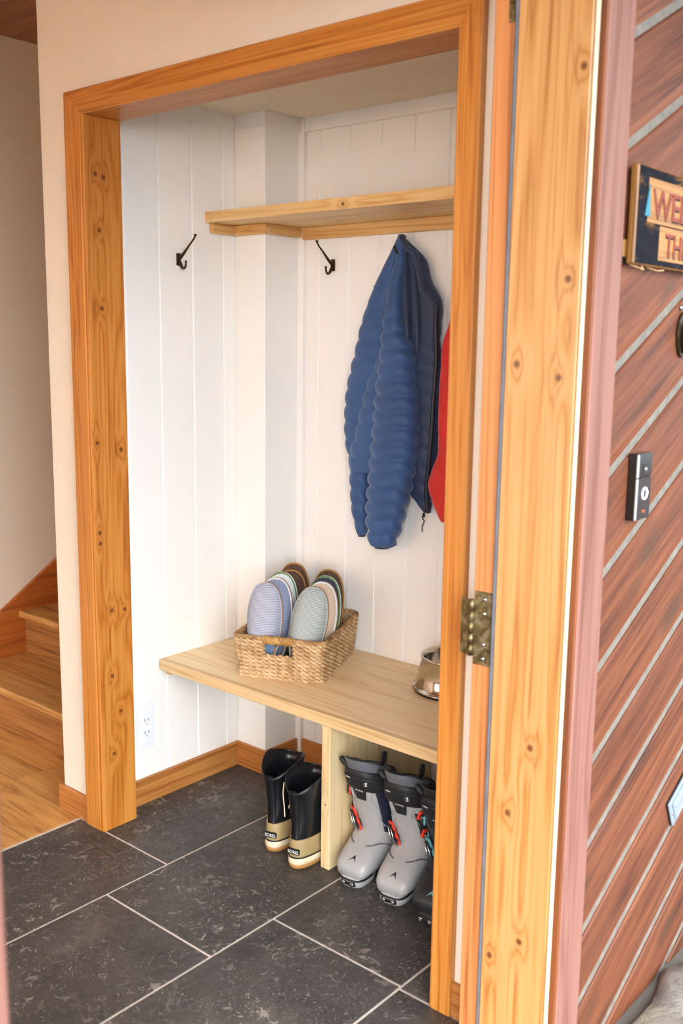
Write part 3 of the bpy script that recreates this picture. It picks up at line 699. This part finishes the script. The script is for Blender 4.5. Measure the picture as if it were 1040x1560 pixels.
def slipper(bu, bd, label, sole, edge, upper, lining, tilt=0, lean=.12, L=.268, Wd=.118, rise=.0, edge2=None, flip=False, vamp=.62):
    """bu: across basket from stair side, bd: depth into basket. Stands on its heel, top facing the front."""
    o = empty('slipper', (0, 0, 0), label, 'slipper', 0, 'house slippers standing in the basket')
    base = bk.matrix_basis if False else (Matrix.Translation(bk.location) @ Matrix.Rotation(BA, 4, 'Z'))
    # local slipper frame: y = heel->toe, z = top side, x = width
    fr = Matrix(((0, 0, -1, 0), (-1, 0, 0, 0), (0, 1, 0, 0), (0, 0, 0, 1)))      # x->-y, y->up, z->-x (front)
    mt = base @ Matrix.Translation((bd, -bu, .009+rise)) @ Matrix.Rotation(lean, 4, 'Y') @ Matrix.Rotation(tilt, 4, 'X') @ fr
    o.matrix_basis = mt
    P0 = sole_outline(L, Wd); P1 = sole_outline(L, Wd, inset=.004)
    rings = [[(x, y, z) for x, y in (P1 if q else P0)] for z, q in ((-.006, 1), (-.004, 0), (.003, 0), (.005, 1))]
    loft('sole', rings, sole, o, True, True, False)
    tube('edging', [(x, y, .004) for x, y in sole_outline(L, Wd, inset=.001)], .0028, edge, o, 6, True)
    if edge2: tube('edging', [(x, y, -.004) for x, y in sole_outline(L, Wd, inset=.001)], .0028, edge2, o, 6, True)
    # vamp: cover over the toe half
    y0 = L*(1-vamp); NU, NV = 22, 20; v, f = [], []
    out = sole_outline(L, Wd, 160, .003)
    def halfw(y): return max((abs(x) for x, yy in out if abs(yy-y) < L*.018), default=.004)
    for lay in (0, .0025):
        b0 = len(v)
        for i in range(NU+1):
            s = i/NU
            for j in range(NV+1):
                t = -1+2*j/NV
                y = y0+(L-.004-y0)*s + .022*(1-s)*(-t*t)
                hw = halfw(min(y, L-.006))*(1 if s < .99 else .4)
                h = (.036*(1-s)**.8+.014)*math.sqrt(max(0, 1-s**6))
                v.append((t*hw*(1-.0*lay), y, .005+(h-lay)*max(0, 1-abs(t)**2.6)**.6))
        for i in range(NU):
            for j in range(NV):
                a = b0+i*(NV+1)+j; f.append((a, a+1, a+NV+2, a+NV+1) if lay == 0 else (a, a+NV+1, a+NV+2, a+1))
    for j in range(NV):
        a = j; b = (NU+1)*(NV+1)+j; f.append((a, b, b+1, a+1))
    pyd('vamp', v, f, upper, o, True)
    tube('vamp_binding', [v[j] for j in range(NV+1)], .0022, lining, o, 6)
    pl = sole_outline(L, Wd, inset=.008)
    loft('insole', [[(x, y, .0055) for x, y in pl], [(x*.98, y, .0075) for x, y in pl]], lining, o, False, True, False)
    return o
SL = [  # bu, bd, label, sole, edge, upper, lining, tilt, lean, rise
 (.073, .048, 'grey-blue striped slipper at the front beside the stair side of the basket', 'tan', 'st_grey', 'st_grey', 'blue_cot', 0.02, .10, .0),
 (.188, .052, 'sage green striped slipper tilting at the front of the basket', 'tan', 'st_green', 'st_green', 'teal', .16, .12, -.0),
 (.082, .112, 'plain blue-grey slipper tucked behind the grey-blue striped one', 'tan', 'white_f', 'bluegrey_f', 'blue_cot', .02, .10, .0),
 (.078, .170, 'white slipper with green edging behind the blue-grey one', 'white_f', 'green_f', 'white_f', 'green_f', .02, .10, .004),
 (.090, .232, 'brown felt slipper with tan edging just behind the white one', 'tan', 'tan', 'br_felt', 'br_felt', .02, .10, .0),
 (.080, .290, 'rearmost brown felt slipper with tan edging on the stair side', 'tan', 'tan', 'br_felt', 'br_felt', .02, .08, .01),
 (.208, .122, 'beige slipper with white edging behind the sage striped one', 'white_f', 'white_f', 'beige_f', 'green_f', .10, .10, -.002),
 (.205, .188, 'navy slipper with green and white edging in the middle of the basket', 'white_f', 'green_f', 'navy_f', 'navy_f', .06, .10, .0),
 (.200, .262, 'large brown felt slipper at the back by the basket rim', 'tan', 'tan', 'br_felt', 'br_felt', .04, .08, .004),
]
for bu, bd, lb, a, b, c_, d, tl, ln_, rs in SL:
    slipper(bu, bd, lb, a, b, c_, d, tl, ln_, rise=rs, edge2='white_f' if 'green edging' in lb or 'green and' in lb else ('tan' if 'striped' in lb else None))

# ------------------------------------------------------------------ steel bowl
pb = empty('steel_bowl', (2.318, 1.543, ZB), 'polished steel pet bowl with black rubber foot on the bench', 'bowl')
lathe('bowl', [(.0005, .030), (.05, .030), (.075, .036), (.083, .090), (.087, .101), (.091, .1045), (.0945, .1025), (.094, .098), (.090, .096), (.108, .018), (.112, .0135), (.116, .012), (.1165, .008), (.112, .006), (.08, .007), (.0005, .007)], 'steel', pb, 72)
lathe('foot_ring', [(.100, .0), (.113, .0), (.1145, .003), (.114, .0065), (.100, .0065)], 'blackrub', pb, 72)

# ------------------------------------------------------------------ winter boots
M['leather'] = plain('black_leather', '#1b1d22', .32, var=.3, scale=14, bump=.25)
M['lin_blk'] = plain('black_boot_lining', '#121318', .6, var=.2)
M['khaki'] = plain('tan_rubber_shell', '#b09a6c', .45, var=.12, scale=20)
M['cream'] = plain('cream_midsole', '#e8d8b8', .5, var=.06)
M['gum'] = plain('gum_outsole', '#c08a4c', .55, var=.12)
M['label_w'] = plain('white_print', '#d8d8d4', .6)
def sring(z, yb, yf, hw, n=44, ex=2.6, zf=None, toe=1.0):
    cy = (yb+yf)/2; hl = (yf-yb)/2; out = []
    for k in range(n):
        a = 2*PI*k/n; c, s = math.cos(a), math.sin(a)
        x = hw*math.copysign(abs(c)**(2/ex), c); y = cy+hl*math.copysign(abs(s)**(2/ex), s)
        if y < cy: x *= 1-.18*((cy-y)/hl)**2*toe
        out.append((x, y, z if zf is None else z+zf(a)))
    return out
def winter_boot(loc, rz, label, side):
    b = empty('winter_boot', loc, label, 'boot', rz, 'black winter boots under the bench')
    W = .047
    loft('outsole', [sring(z, y0, y1, hw) for z, y0, y1, hw in ((0, .008, .285, W-.004), (.003, .002, .291, W), (.012, -.001, .293, W+.002), (.017, 0, .292, W+.001))], 'gum', b)
    loft('midsole', [sring(z, y0, y1, hw) for z, y0, y1, hw in ((.015, .0, .291, W), (.018, -.003, .294, W+.003), (.031, -.002, .292, W+.002), (.034, .001, .289, W))], 'cream', b)
    loft('pinstripe', [sring(z, y0, y1, hw) for z, y0, y1, hw in ((.0335, -.0005, .290, W+.0015), (.0345, -.0015, .291, W+.0026), (.0365, -.0015, .291, W+.0026), (.0375, .0, .289, W+.001))], 'blackrub', b)
    loft('rubber_shell', [sring(z, y0, y1, hw) for z, y0, y1, hw in ((.036, .001, .288, W+.001), (.042, .0, .288, W+.002), (.060, .002, .280, W), (.074, .003, .262, W-.002), (.082, .004, .24, W-.003), (.086, .006, .235, W-.005))], 'khaki', b)
    flare = lambda a: .010*math.sin(a)+(.012*math.cos(2*a))
    up = [(.080, .008, .236, W-.006), (.095, .007, .215, W-.006), (.115, .010, .180, W-.006), (.14, .012, .158, W-.004), (.17, .008, .152, W-.002), (.20, .004, .150, W), (.225, -.001, .150, W+.003)]
    rings = [sring(z, y0, y1, hw, ex=2.3) for z, y0, y1, hw in up]
    rings.append(sring(.243, -.006, .154, W+.006, ex=2.3, zf=flare))
    rings.append(sring(.248, -.007, .156, W+.0065, ex=2.3, zf=flare))
    rings.append(sring(.248, -.002, .151, W+.002, ex=2.3, zf=flare))
    rings.append(sring(.225, .004, .145, W-.002, ex=2.3)); rings.append(sring(.17, .014, .145, W-.008, ex=2.3)); rings.append(sring(.11, .016, .16, W-.012, ex=2.3))
    rings = [[(x+.0012*math.sin(60*z_+9*y_), y_+.0015*math.sin(45*z_+14*x), z_) for x, y_, z_ in r] for r in rings]
    loft('upper', rings, 'leather', b, False, True)
    # top binding, back seam strip, pull tab, label
    tube('collar_binding', [(x, y, z) for x, y, z in sring(.2485, -.006, .1545, W+.005, ex=2.3, zf=flare)], .0028, 'leather', b, 8, True)
    v, f = [], []
    for i in range(13):
        z = .088+.15*i/12; y = .0055-.0155*max(0, (z-.17)/.075)**1.6 if z > .17 else .0055+.004*math.sin(PI*(z-.088)/.082)
        for xx in (-.011, .011): v.append((xx, y-.0012, z))
        for xx in (-.011, .011): v.append((xx, y+.004, z))
    for i in range(12):
        a = i*4; f += [(a, a+1, a+5, a+4), (a+1, a+3, a+7, a+5), (a, a+4, a+6, a+2)]
    pyd('back_strip', v, f, 'leather', b, True)
    # raised lining flap along one side of the collar
    fl_ = []
    for i in range(15):
        a = (PI*.93 if side > 0 else -.02)+(.55*(i-7)/7)
        h_ = .018*math.sin(PI*i/14)**.7
        fl_.append((a, h_))
    v, f = [], []
    for a, h_ in fl_:
        c, s = math.cos(a), math.sin(a); x0 = (W+.004)*c; y0 = .074+.078*s
        v += [(x0, y0, .236), (x0*1.12, y0, .25+h_), (x0*1.06, y0, .25+h_), (x0*.93, y0, .236)]
    for i in range(14):
        a = i*4; f += [(a, a+4, a+5, a+1), (a+1, a+5, a+6, a+2), (a+2, a+6, a+7, a+3)]
    pyd('lining_flap', v, f, 'lin_blk', b, True)
    pt = box('heel_label', -.019, .019, -.003, .004, .047, .063, 'blackrub', b, .001)
    text('lettering', 'SOREL', .0125, 'label_w', pt, Matrix.Translation((-.0165, -.0032, .0508)) @ Matrix.Rotation(PI/2, 4, 'X'), .0003, .0002)
    tube('lace_end', [(x, y, z) for x, y, z in cr([(side*(W+.003), .03, .235), (side*(W+.005), .028, .20), (side*(W+.002), .03, .16), (side*(W-.002), .026, .135)], 16)], .0016, 'cream', b, 6)
    return b
winter_boot((1.868, 1.750, 0), -PI/2+.20, 'black winter boot with tan rubber foot, leaning close to the bench upright', -1)
winter_boot((1.893, 1.864, 0), -PI/2+.26, 'black winter boot with raised collar flap, beside the boxed corner', 1)

# ------------------------------------------------------------------ ski boots
M['sk_grey'] = plain('matte_grey_shell', '#aaa9a9', .38, var=.06, scale=12)
M['sk_line'] = plain('grey_shell_crease', '#5c5b5e', .5)
M['sk_dark'] = plain('dark_navy_shell', '#23283a', .4, var=.12)
M['sk_black'] = plain('black_strap_webbing', '#1f1f23', .6, var=.25, bump=.2)
M['sk_liner'] = plain('grey_liner_fabric', '#6a6b72', .8, var=.15, bump=.3)
M['sk_red'] = plain('red_buckle_plastic', '#e2391f', .4, var=.05)
M['sk_teal'] = plain('teal_trim_plastic', '#63aab4', .45, var=.08)
M['sk_char'] = plain('charcoal_shell', '#2a2b31', .42, var=.15)
def ski_boot(loc, rz, label, outer, pal, group=None):
    b = empty('ski_boot', loc, label, 'ski boot', rz, group)
    shell, dark, acc, lin_ = pal
    b.scale = (.95, 1, .95)
    K = [(-.032, .026, .085, .034), (-.026, .038, .125, .028), (-.010, .045, .158, .024), (.02, .048, .172, .022), (.06, .050, .180, .021), (.10, .052, .178, .02), (.135, .053, .160, .02), (.165, .053, .136, .02), (.20, .052, .112, .020), (.228, .050, .095, .022), (.250, .045, .078, .024), (.262, .035, .060, .028)]
    def srow(u):
        t = u*(len(K)-1); k = min(int(t), len(K)-2); q = t-k
        return [a+(c-a)*q for a, c in zip(K[k], K[k+1])]
    def shp(u, a, off=0):
        y, hw, zt, zb = srow(u); hw *= 1.1; c, s = math.cos(a), math.sin(a)
        zc = (zt+zb)/2; hz = (zt-zb)/2
        return Vector(((hw+off)*math.copysign(abs(c)**.7, c), y+off*max(0, (u-.85)*6), zc+(hz+off)*math.copysign(abs(s)**.8, s)))
    loft('lower_shell', [[shp(i/36, 2*PI*k/40) for k in range(40)] for i in range(37)], shell, b)
    for nm, y0, y1, hw, m_ in (('toe_sole', .165, .265, .040, shell), ('heel_sole', -.030, .085, .038, 'blackrub'), ('mid_sole', .08, .17, .028, 'blackrub')):
        z0 = .0 if nm != 'mid_sole' else .010
        loft(nm, [sring(z, y0+i_, y1-i_, hw-i_, 32, 3.2) for z, i_ in ((z0, .004), (z0+.004, 0), (.02, -.002), (.032, .002))], m_, b)
    loft('toe_welt', [sring(z, .17+i_, .2675-i_, .043-i_, 32, 3.0) for z, i_ in ((.019, .003), (.021, 0), (.0245, 0), (.0265, .003))], 'blackrub', b)
    tb = box('toe_insert', -.024, .024, .258, .2680, .006, .021, 'blackrub', b, .003)
    for s in (-1, 1): lathe('pin_socket', [(.0002, 0), (.006, 0), (.006, .003), (.003, .003), (.0002, .001)], 'chrome', tb, 14).matrix_local = Matrix.Translation((s*.014, .2675, .0135)) @ Matrix.Rotation(-PI/2, 4, 'X')
    # cuff surface
    Z0, Z1 = .115, .300
    def cuff(a, z, off=0):
        t = (z-.1)/.225; cy = .072+.094*t; hy = .084-.006*t; hx = .0605-.001*t+.003*math.sin(PI*min(1, max(0, t)))
        c, s = math.cos(a), math.sin(a); e = 2/2.5
        return Vector(((hx+off)*math.copysign(abs(c)**e, c), cy+(hy+off)*math.copysign(abs(s)**e, s), z+.018*s*(1 if z > .2 else (z-.1)/.1)))
    loft('cuff', [[cuff(2*PI*k/48, Z0+(Z1-Z0)*i/16, -.006 if i in (0,) else 0) for k in range(48)] for i in range(17)], shell, b)
    def patch(name, a0, a1, z0, z1, off, mat, par=b, taper=0.0, nu=14, nv=8, skew=0.0):
        v, f = [], []
        for lay in (off, -.002):
            for i in range(nu+1):
                for j in range(nv+1):
                    q = j/nv; am = (a0+a1)/2; ha = (a1-a0)/2*(1-taper*(1-q))
                    v.append(cuff(am+ha*(-1+2*i/nu)+skew*(q-.5), z0+(z1-z0)*q, lay))
        n2 = (nu+1)*(nv+1)
        for i in range(nu):
            for j in range(nv):
                a = i*(nv+1)+j; f.append((a, a+1, a+nv+2, a+nv+1))
        for i in range(nu):
            for j in (0, nv):
                a = i*(nv+1)+j; f.append((a, a+nv+1, a+nv+1+n2, a+n2))
        for j in range(nv):
            for i in (0, nu):
                a = i*(nv+1)+j; f.append((a, a+1, a+1+n2, a+n2))
        return pyd(name, v, f, mat, par, True)
    d2 = math.radians
    # dark rear spoiler, wraps further round on the inner side
    if outer > 0: patch('rear_spoiler', d2(130), d2(335), .125, .305, .0022, dark, nu=28)
    else: patch('rear_spoiler', d2(238), d2(385), .125, .305, .0022, dark, nu=28)
    # black collar strap with press stud
    loft('collar', [[cuff(2*PI*k/48, z, o_) for k in range(48)] for z, o_ in ((.256, .001), (.260, .0035), (.300, .0045), (.320, .002), (.325, -.004))], 'sk_black', b, False, False)
    stp = patch('power_strap', d2(15), d2(165), .268, .302, .0062, 'sk_black', nu=26)
    def frame(a, z, off=0):
        p = cuff(a, z, off); t = (cuff(a+.02, z, off)-cuff(a-.02, z, off)).normalized(); u = (cuff(a, z+.004, off)-cuff(a, z-.004, off)).normalized()
        n = t.cross(u).normalized(); u = n.cross(t)
        m_ = Matrix.Identity(4)
        for i in range(3): m_[i][0] = t[i]; m_[i][1] = u[i]; m_[i][2] = n[i]; m_[i][3] = p[i]
        return m_
    def onf(name, m_, bx, mat, par, bev=.0015):
        bm = bmesh.new(); bm_box(bm, *bx, bev, 2, m_); return from_bm(name, bm, mat, par)
    m_ = frame(d2(112), .287, .0060); sd = lathe('press_stud', [(.0002, 0), (.008, 0), (.008, .002), (.0055, .0022), (.005, .001), (.0025, .001), (.002, .003), (.0002, .003)], 'chrome', stp, 18); sd.data.transform(m_)
    m_ = frame(d2(72), .298, .0062); onf('strap_mark', m_, (-.008, .008, -.002, .002, -.0002, .0006), 'label_w', stp, .0002)
    nt = patch('cuff_notch', d2(72), d2(106), .222, .264, .0015, 'sk_black', taper=.42)
    m_ = frame(d2(90), .2525, .0016) @ Matrix.Rotation(PI, 4, 'Y') if False else frame(d2(90), .2525, .0018)
    text('lettering', 'ATOMIC', .0075, 'label_w', nt, m_ @ Matrix.Translation((-.0145, 0, 0)), .0003)
    # raised ridges of the cuff front
    for sgn in (-1, 1):
        pth = [cuff(d2(90+sgn*x_), z, .0012) for x_, z in ((30, .252), (24, .236), (22, .222), (34, .208), (38, .19), (34, .17), (44, .15), (58, .138))]
        tube('cuff_ridge', cr([tuple(p) for p in pth], 30), .0018, shell, b, 6)
    # instep buckle (red base, black lever, steel wire)
    def buckle(a, z, rot, ln, col, par=b, off=.003):
        m_ = frame(a, z, off) @ Matrix.Rotation(rot, 4, 'Z')
        o = onf('buckle', m_, (-.013, .013, -.5*ln, .5*ln, -.003, .004), col, par, .003)
        onf('lever', m_, (-.0065, .0065, -.42*ln, .40*ln, .004, .011), 'sk_black', o, .002)
        for q in (-.25, .12):
            onf('ladder', m_, (-.016, .016, q*ln-.004, q*ln+.004, .003, .008), 'sk_black', o, .001)
        for q in (-1, 1):
            pth = [m_ @ Vector((q*.010, .3*ln, .010)), m_ @ Vector((q*.011, -.2*ln, .013)), m_ @ Vector((q*.006, -.52*ln, .009))]
            tube('wire', [tuple(p) for p in pth], .0014, 'chrome', o, 6)
        lathe('rivet', [(.0002, 0), (.003, 0), (.002, .0015), (.0002, .002)], 'chrome', o, 10).data.transform(m_ @ Matrix.Translation((0, .3*ln, .011)))
        return o
    bk_ = buckle(d2(60), .152, d2(6), .072, acc, off=.006)
    onf('strap', frame(d2(60), .152, .006) @ Matrix.Rotation(d2(6), 4, 'Z'), (-.006, .006, -.066, -.034, -.012, .006), 'sk_black', bk_, .002)
    s1 = patch('instep_strap', d2(54), d2(68), .095, .15, .005, 'sk_black', skew=.12)
    # upper two buckles on the outer side
    ao = 14 if outer > 0 else 146
    patch('buckle_window', d2(ao-26), d2(ao+22), .165, .235, .0028, 'sk_black', taper=.25)
    for z in (.232, .172): buckle(d2(ao), z, d2(84), .046, acc, off=.004)
    lathe('pivot', [(.0002, 0), (.011, 0), (.011, .0025), (.0075, .003), (.007, .001), (.0002, .001)], 'chrome', b, 24).data.transform(frame(d2(ao+(8 if outer > 0 else 14)), .135, .000))
    lathe('pivot_cap', [(.0002, .0), (.0072, .0), (.0066, .0022), (.0002, .0024)], 'blackrub', b, 20).data.transform(frame(d2(ao+(8 if outer > 0 else 14)), .135, .0005))
    # forefoot crease lines and toe emblem
    for sgn in (-1, 1):
        pth = [shp(u, a) + Vector((0, .0, .0005)) for u, a in ((.76, PI/2-sgn*.22), (.73, PI/2-sgn*.5), (.67, PI/2-sgn*.95), (.58, PI/2-sgn*1.5))]
        tube('flex_line', cr([tuple(p) for p in pth], 20), .0020, 'sk_line' if shell != 'sk_char' else 'sk_dark', b, 6)
    e0 = [shp(.86, PI/2+.05, .0012), shp(.93, PI/2+.18, .0012), shp(.93, PI/2-.08, .0012)]
    em = D.meshes.new('emblem'); c0 = (e0[1]+e0[2])/2; c1 = e0[0]*.45+c0*.55
    em.from_pydata([tuple(p) for p in (e0[0], e0[1], c1, e0[2])], [], [(0, 1, 2), (0, 2, 3)]); em.update(); link('emblem', em, 'sk_black' if shell == 'sk_grey' else 'sk_teal', b)
    # liner with tall tongue
    rr = []
    for z, o_, hgt in ((.290, -.007, 0), (.325, -.005, .6), (.338, -.004, 1), (.342, -.007, 1), (.336, -.012, 1), (.30, -.014, .3), (.20, -.020, 0)):
        rr.append([cuff(2*PI*k/40, z, o_)+Vector((0, .006*hgt*math.sin(2*PI*k/40), hgt*(.020*math.sin(2*PI*k/40)+.004*math.sin(6*PI*k/40)))) for k in range(40)])
    loft('liner', rr, lin_, b, False, True)
    patch_v = []
    tg = [[cuff(d2(90)+x_, .325, -.012)+Vector((0, .004+.012*s_, .030*s_*(1-(x_/.75)**2*.35))) for x_ in [(-.75+1.5*k/12) for k in range(13)]] for s_ in [i/5 for i in range(6)]]
    v, f = [], []
    for lay in (0, -.007):
        for r in tg: v += [tuple(p+Vector((0, lay, 0))) for p in r]
    for lay in (0, 78):
        for i in range(5):
            for j in range(12):
                a = lay+i*13+j; f.append((a, a+1, a+14, a+13))
    for j in range(12): f.append((65+j, 66+j, 144+j, 143+j))
    for i in range(5):
        for j in (0, 12): a = i*13+j; f.append((a, a+13, a+91, a+78))
    pyd('tongue', v, f, lin_, b, True)
    # rear pull loop
    lp = [cuff(d2(270), .325, -.004)+Vector((0, dy, dz)) for dy, dz in ((0, 0), (-.004, .018), (-.003, .032), (.008, .034), (.012, .02), (.012, .0))]
    tube('pull_loop', cr([tuple(p) for p in lp], 20), .0045, 'sk_black', b, 8)
    sl_ = [cuff(d2(30), .322, -.004)+Vector((dx, 0, dz)) for dx, dz in ((0, 0), (.010, .008), (.020, .018), (.024, .022))]
    tube('strap_tail', cr([tuple(p) for p in sl_], 12), [.004+.004*math.sin(PI*i/11) for i in range(12)], 'sk_black', b, 8)
    return b
GREY = ('sk_grey', 'sk_dark', 'sk_red', 'sk_liner'); CHAR = ('sk_char', 'sk_dark', 'sk_teal', 'sk_black')
ski_boot((2.165, 1.606, 0), PI/2+.10, 'grey ski boot with red buckles standing against the bench upright', 1, GREY, 'grey ski boots under the bench')
ski_boot((2.168, 1.482, 0), PI/2+.14, 'grey ski boot with red side buckles next to the charcoal ski boot', -1, GREY, 'grey ski boots under the bench')
ski_boot((2.16, 1.352, 0), PI/2+.12, 'charcoal ski boot with teal buckles half hidden behind the casing', 1, CHAR)

# ------------------------------------------------------------------ things on the cladding
M['sgn_wood'] = wood('sign_wood', '#9a6c34', '#805222', '#553212', axis='z', across=30)
M['sgn_panel'] = wood('sign_carved_panel', '#b47c3c', '#a06a2c', '#744418', axis='x', across=30)
def signpaint():
    t = NT('worn_charcoal_paint', .9, 0, .15); v = t.coords((14, 60, 60)); f = t.noise(v, 1.0, 5, .7)
    return t.col(t.ramp(f, [(.3, '#15151c'), (.54, '#1f1f26'), (.64, '#6a4c2a')]))
M['sgn_paint'] = signpaint()
M['sgn_red'] = plain('faded_red_letters', '#8e3a2c', .6, var=.12, scale=80)
M['sgn_teal'] = plain('turquoise_paint', '#2c7f92', .5, var=.05)
M['sgn_dark'] = plain('burnt_outline', '#24100a', .7)
sg = empty('welcome_sign', (1.95, .795, 1.59), 'carved wooden welcome sign with red letters on the diagonal planks', 'sign')
def sbox(n, x0, x1, y0, y1, z0, z1, m, par=None, bev=.002):
    o = box(n, x0, x1, y0, y1, z0, z1, m, None, bev); o.data.transform(Matrix.Translation(-sg.location)); o.parent = par or sg; return o
sbox('board', 1.681, 2.22, .7725, .7885, 1.588, 1.757, 'sgn_wood', bev=.003)
sbox('painted_face', 1.684, 2.217, .7712, .7730, 1.591, 1.754, 'sgn_paint', bev=.0006)
sbox('carved_panel', 1.722, 2.19, .7702, .7715, 1.662, 1.738, 'sgn_panel', bev=.0005)
sbox('carved_panel', 1.778, 2.12, .7702, .7715, 1.600, 1.660, 'sgn_panel', bev=.0005)
RT = Matrix.Rotation(PI/2, 4, 'X')
for dx, dy, dz, m_, bo, nm in ((.0022, .0004, -.0022, 'sgn_dark', .006, 'lettering_outline'), (0, -.0004, 0, 'sgn_red', .002, 'lettering')):
    text(nm, 'WELCOME', .069, m_, sg, Matrix.Translation(Vector((1.739+dx, .7700+dy, 1.673+dz))-sg.location) @ RT @ Matrix.Diagonal((1.12, 1, 1, 1)), .0006, bo*.2)
    text(nm, 'THE', .058, m_, sg, Matrix.Translation(Vector((1.802+dx, .7700+dy, 1.609+dz))-sg.location) @ RT, .0006, bo*.2)
tri = prism('painted_tree', [(1.709, 1.672), (1.730, 1.672), (1.724, 1.728)], 'y', .7690, .7702, 'sgn_teal'); rel(tri, sg)
rel(tube('twine', cr([(1.69, .785, 1.588), (1.70, .772, 1.583), (1.712, .768, 1.580), (1.708, .77, 1.586)], 14), .0012, 'rush'), sg)
rel(tube('twine', cr([(1.76, .785, 1.588), (1.775, .770, 1.582), (1.80, .768, 1.584)], 14), .0012, 'rush'), sg)
rel(box('mount', 1.672, 1.70, .7885, .7945, 1.60, 1.63, 'sgn_wood', None, .001), sg)

M['bell_dark'] = plain('bell_gloss_black', '#1c1716', .15, var=.1); M['bell_body'] = plain('bell_satin_bronze', '#3a2e30', .4, .3, var=.1)
M['bell_silver'] = plain('bell_silver_edge', '#b4b6b2', .35, .6, var=.05)
def glow(name, c, s):
    t = NT(name, .5); t.b.inputs['Emission Color'].default_value = lin(c); t.b.inputs['Emission Strength'].default_value = s; return t.col(c)
M['ring_light'] = glow('doorbell_ring_glow', '#e6e4ff', 1.6)
db = empty('video_doorbell', (1.789, .795, 1.122), 'black video doorbell with glowing white ring button', 'doorbell')
box('body', -.031, .031, -.019, -.0005, 0, .127, 'bell_dark', db, .002, 2)
box('lower_cover', -.0285, .0312, -.0212, -.017, .001, .080, 'bell_body', db, .0015)
box('camera_cover', -.0285, .0312, -.0212, -.017, .0815, .126, 'bell_dark', db, .0015)
box('edge_trim', -.0318, -.0255, -.0216, -.0165, .001, .0805, 'bell_silver', db, .0015)
box('edge_trim', -.0318, -.0255, -.0216, -.0165, .0815, .126, 'bell_silver', db, .0015)
lens = box('camera_window', -.010, .012, -.0222, -.021, .087, .105, 'bell_body', db, .001)
lathe('lens', [(.0002, 0), (.005, 0), (.0045, .0012), (.0002, .0016)], 'chrome', lens, 18).matrix_local = Matrix.Translation((.001, -.0222, .096)) @ Matrix.Rotation(PI/2, 4, 'X')
n = 32; v, f = tube_data([(.004+.0105*math.cos(2*PI*k/n), -.0214, .050+.0105*math.sin(2*PI*k/n)) for k in range(n)], .0016, 8, closed=True); pyd('button_ring', v, f, 'ring_light', db, True)
M['bell_orange'] = plain('copper_print', '#c46a34', .5)
text('lettering', 'ring', .010, 'bell_orange', db, Matrix.Translation((-.006, -.0213, .014)) @ RT, .0003)

pq = empty('outlet_cover', (2.080, .7945, .405), 'pale weatherproof outlet cover fixed askew along a plank', 'outlet cover')
M['cover_grey'] = plain('pale_blue_grey_plastic', '#8a95a1', .4, var=.06)
pm = Matrix.Rotation(-ANG, 4, 'Y')
for nm, bx, m_, bv in (('gasket', (-.0012, .1172, -.004, 0, -.0362, .0362), 'blackrub', .001), ('cover', (0, .116, -.0085, -.003, -.035, .035), 'cover_grey', .002), ('hinged_lid', (.012, .104, -.0125, -.008, -.026, .027), 'cover_grey', .002), ('lid_rib', (.020, .096, -.0138, -.012, -.018, -.014), 'slot', .0005), ('lid_rib', (.020, .096, -.0138, -.012, .014, .018), 'slot', .0005)):
    bm = bmesh.new(); bm_box(bm, *bx, bv, 2, pm); from_bm(nm, bm, m_, pq)
for xx in (.006, .110): lathe('screw', [(.0002, 0), (.0035, 0), (.003, .001), (.0002, .0015)], 'chrome', pq, 12).data.transform(pm @ Matrix.Translation((xx, -.0085, 0)) @ Matrix.Rotation(PI/2, 4, 'X'))
io = empty('wall_fitting', (1.968, .7945, 1.47), 'brown cast metal wall fitting with screw head below the welcome sign', 'fitting')
poly = [(.030*math.cos(t_)*(1 if math.sin(t_) > 0 else .95), .045*math.sin(t_)) for t_ in [2*PI*k/28 for k in range(28)]]
prism('backplate', poly, 'y', -.006, 0, 'bronze', io, .001)
lathe('boss', [(.0002, 0), (.022, 0), (.019, .010), (.010, .017), (.0002, .019)], 'bronze', io, 24).data.transform(Matrix.Translation((.006, -.006, -.006)) @ Matrix.Rotation(PI/2, 4, 'X') @ Matrix.Diagonal((1, 1.5, 1, 1)))
lathe('screw', [(.0002, 0), (.006, 0), (.005, .003), (.0002, .004)], 'chrome', io, 16).data.transform(Matrix.Translation((-.014, -.001, .052)) @ Matrix.Rotation(PI/2, 4, 'X'))

# ------------------------------------------------------------------ porch roof, added warm fill sconce (both out of view)
struct(box('ceiling_porch', -4.0, 5.0, -.55, .80, 2.66, 2.76, 'porch'), 'brown wood soffit of the porch roof')
hl = empty('fill_sconce', (-1.5, 1.22, 1.50), 'unseen glass globe sconce added as warm fill across the hall', 'fill lamp')
lathe('back_plate', [(.0005, 0), (.06, 0), (.058, .012), (.04, .018), (.0005, .018)], 'bronze', hl, 32).data.transform(Matrix.Rotation(PI/2, 4, 'Y'))
tube('arm', cr([(.015, 0, 0), (.07, 0, -.02), (.12, 0, .0), (.13, 0, .05)], 20), .008, 'bronze', hl, 10)
lathe('cup', [(.0005, 0), (.03, 0), (.045, .02), (.04, .022), (.0005, .022)], 'bronze', hl, 24, (.13, 0, .05))
M['dome'] = glow('warm_fill_glass', '#ffc072', WARM_FILL)  # glow added to warm the interior
lathe('glass_globe', [(.0005, 0)]+[(.075*math.sin(PI*k/16), .075-.075*math.cos(PI*k/16)) for k in range(1, 16)]+[(.0005, .15)], 'dome', hl, 32, (.13, 0, .072))
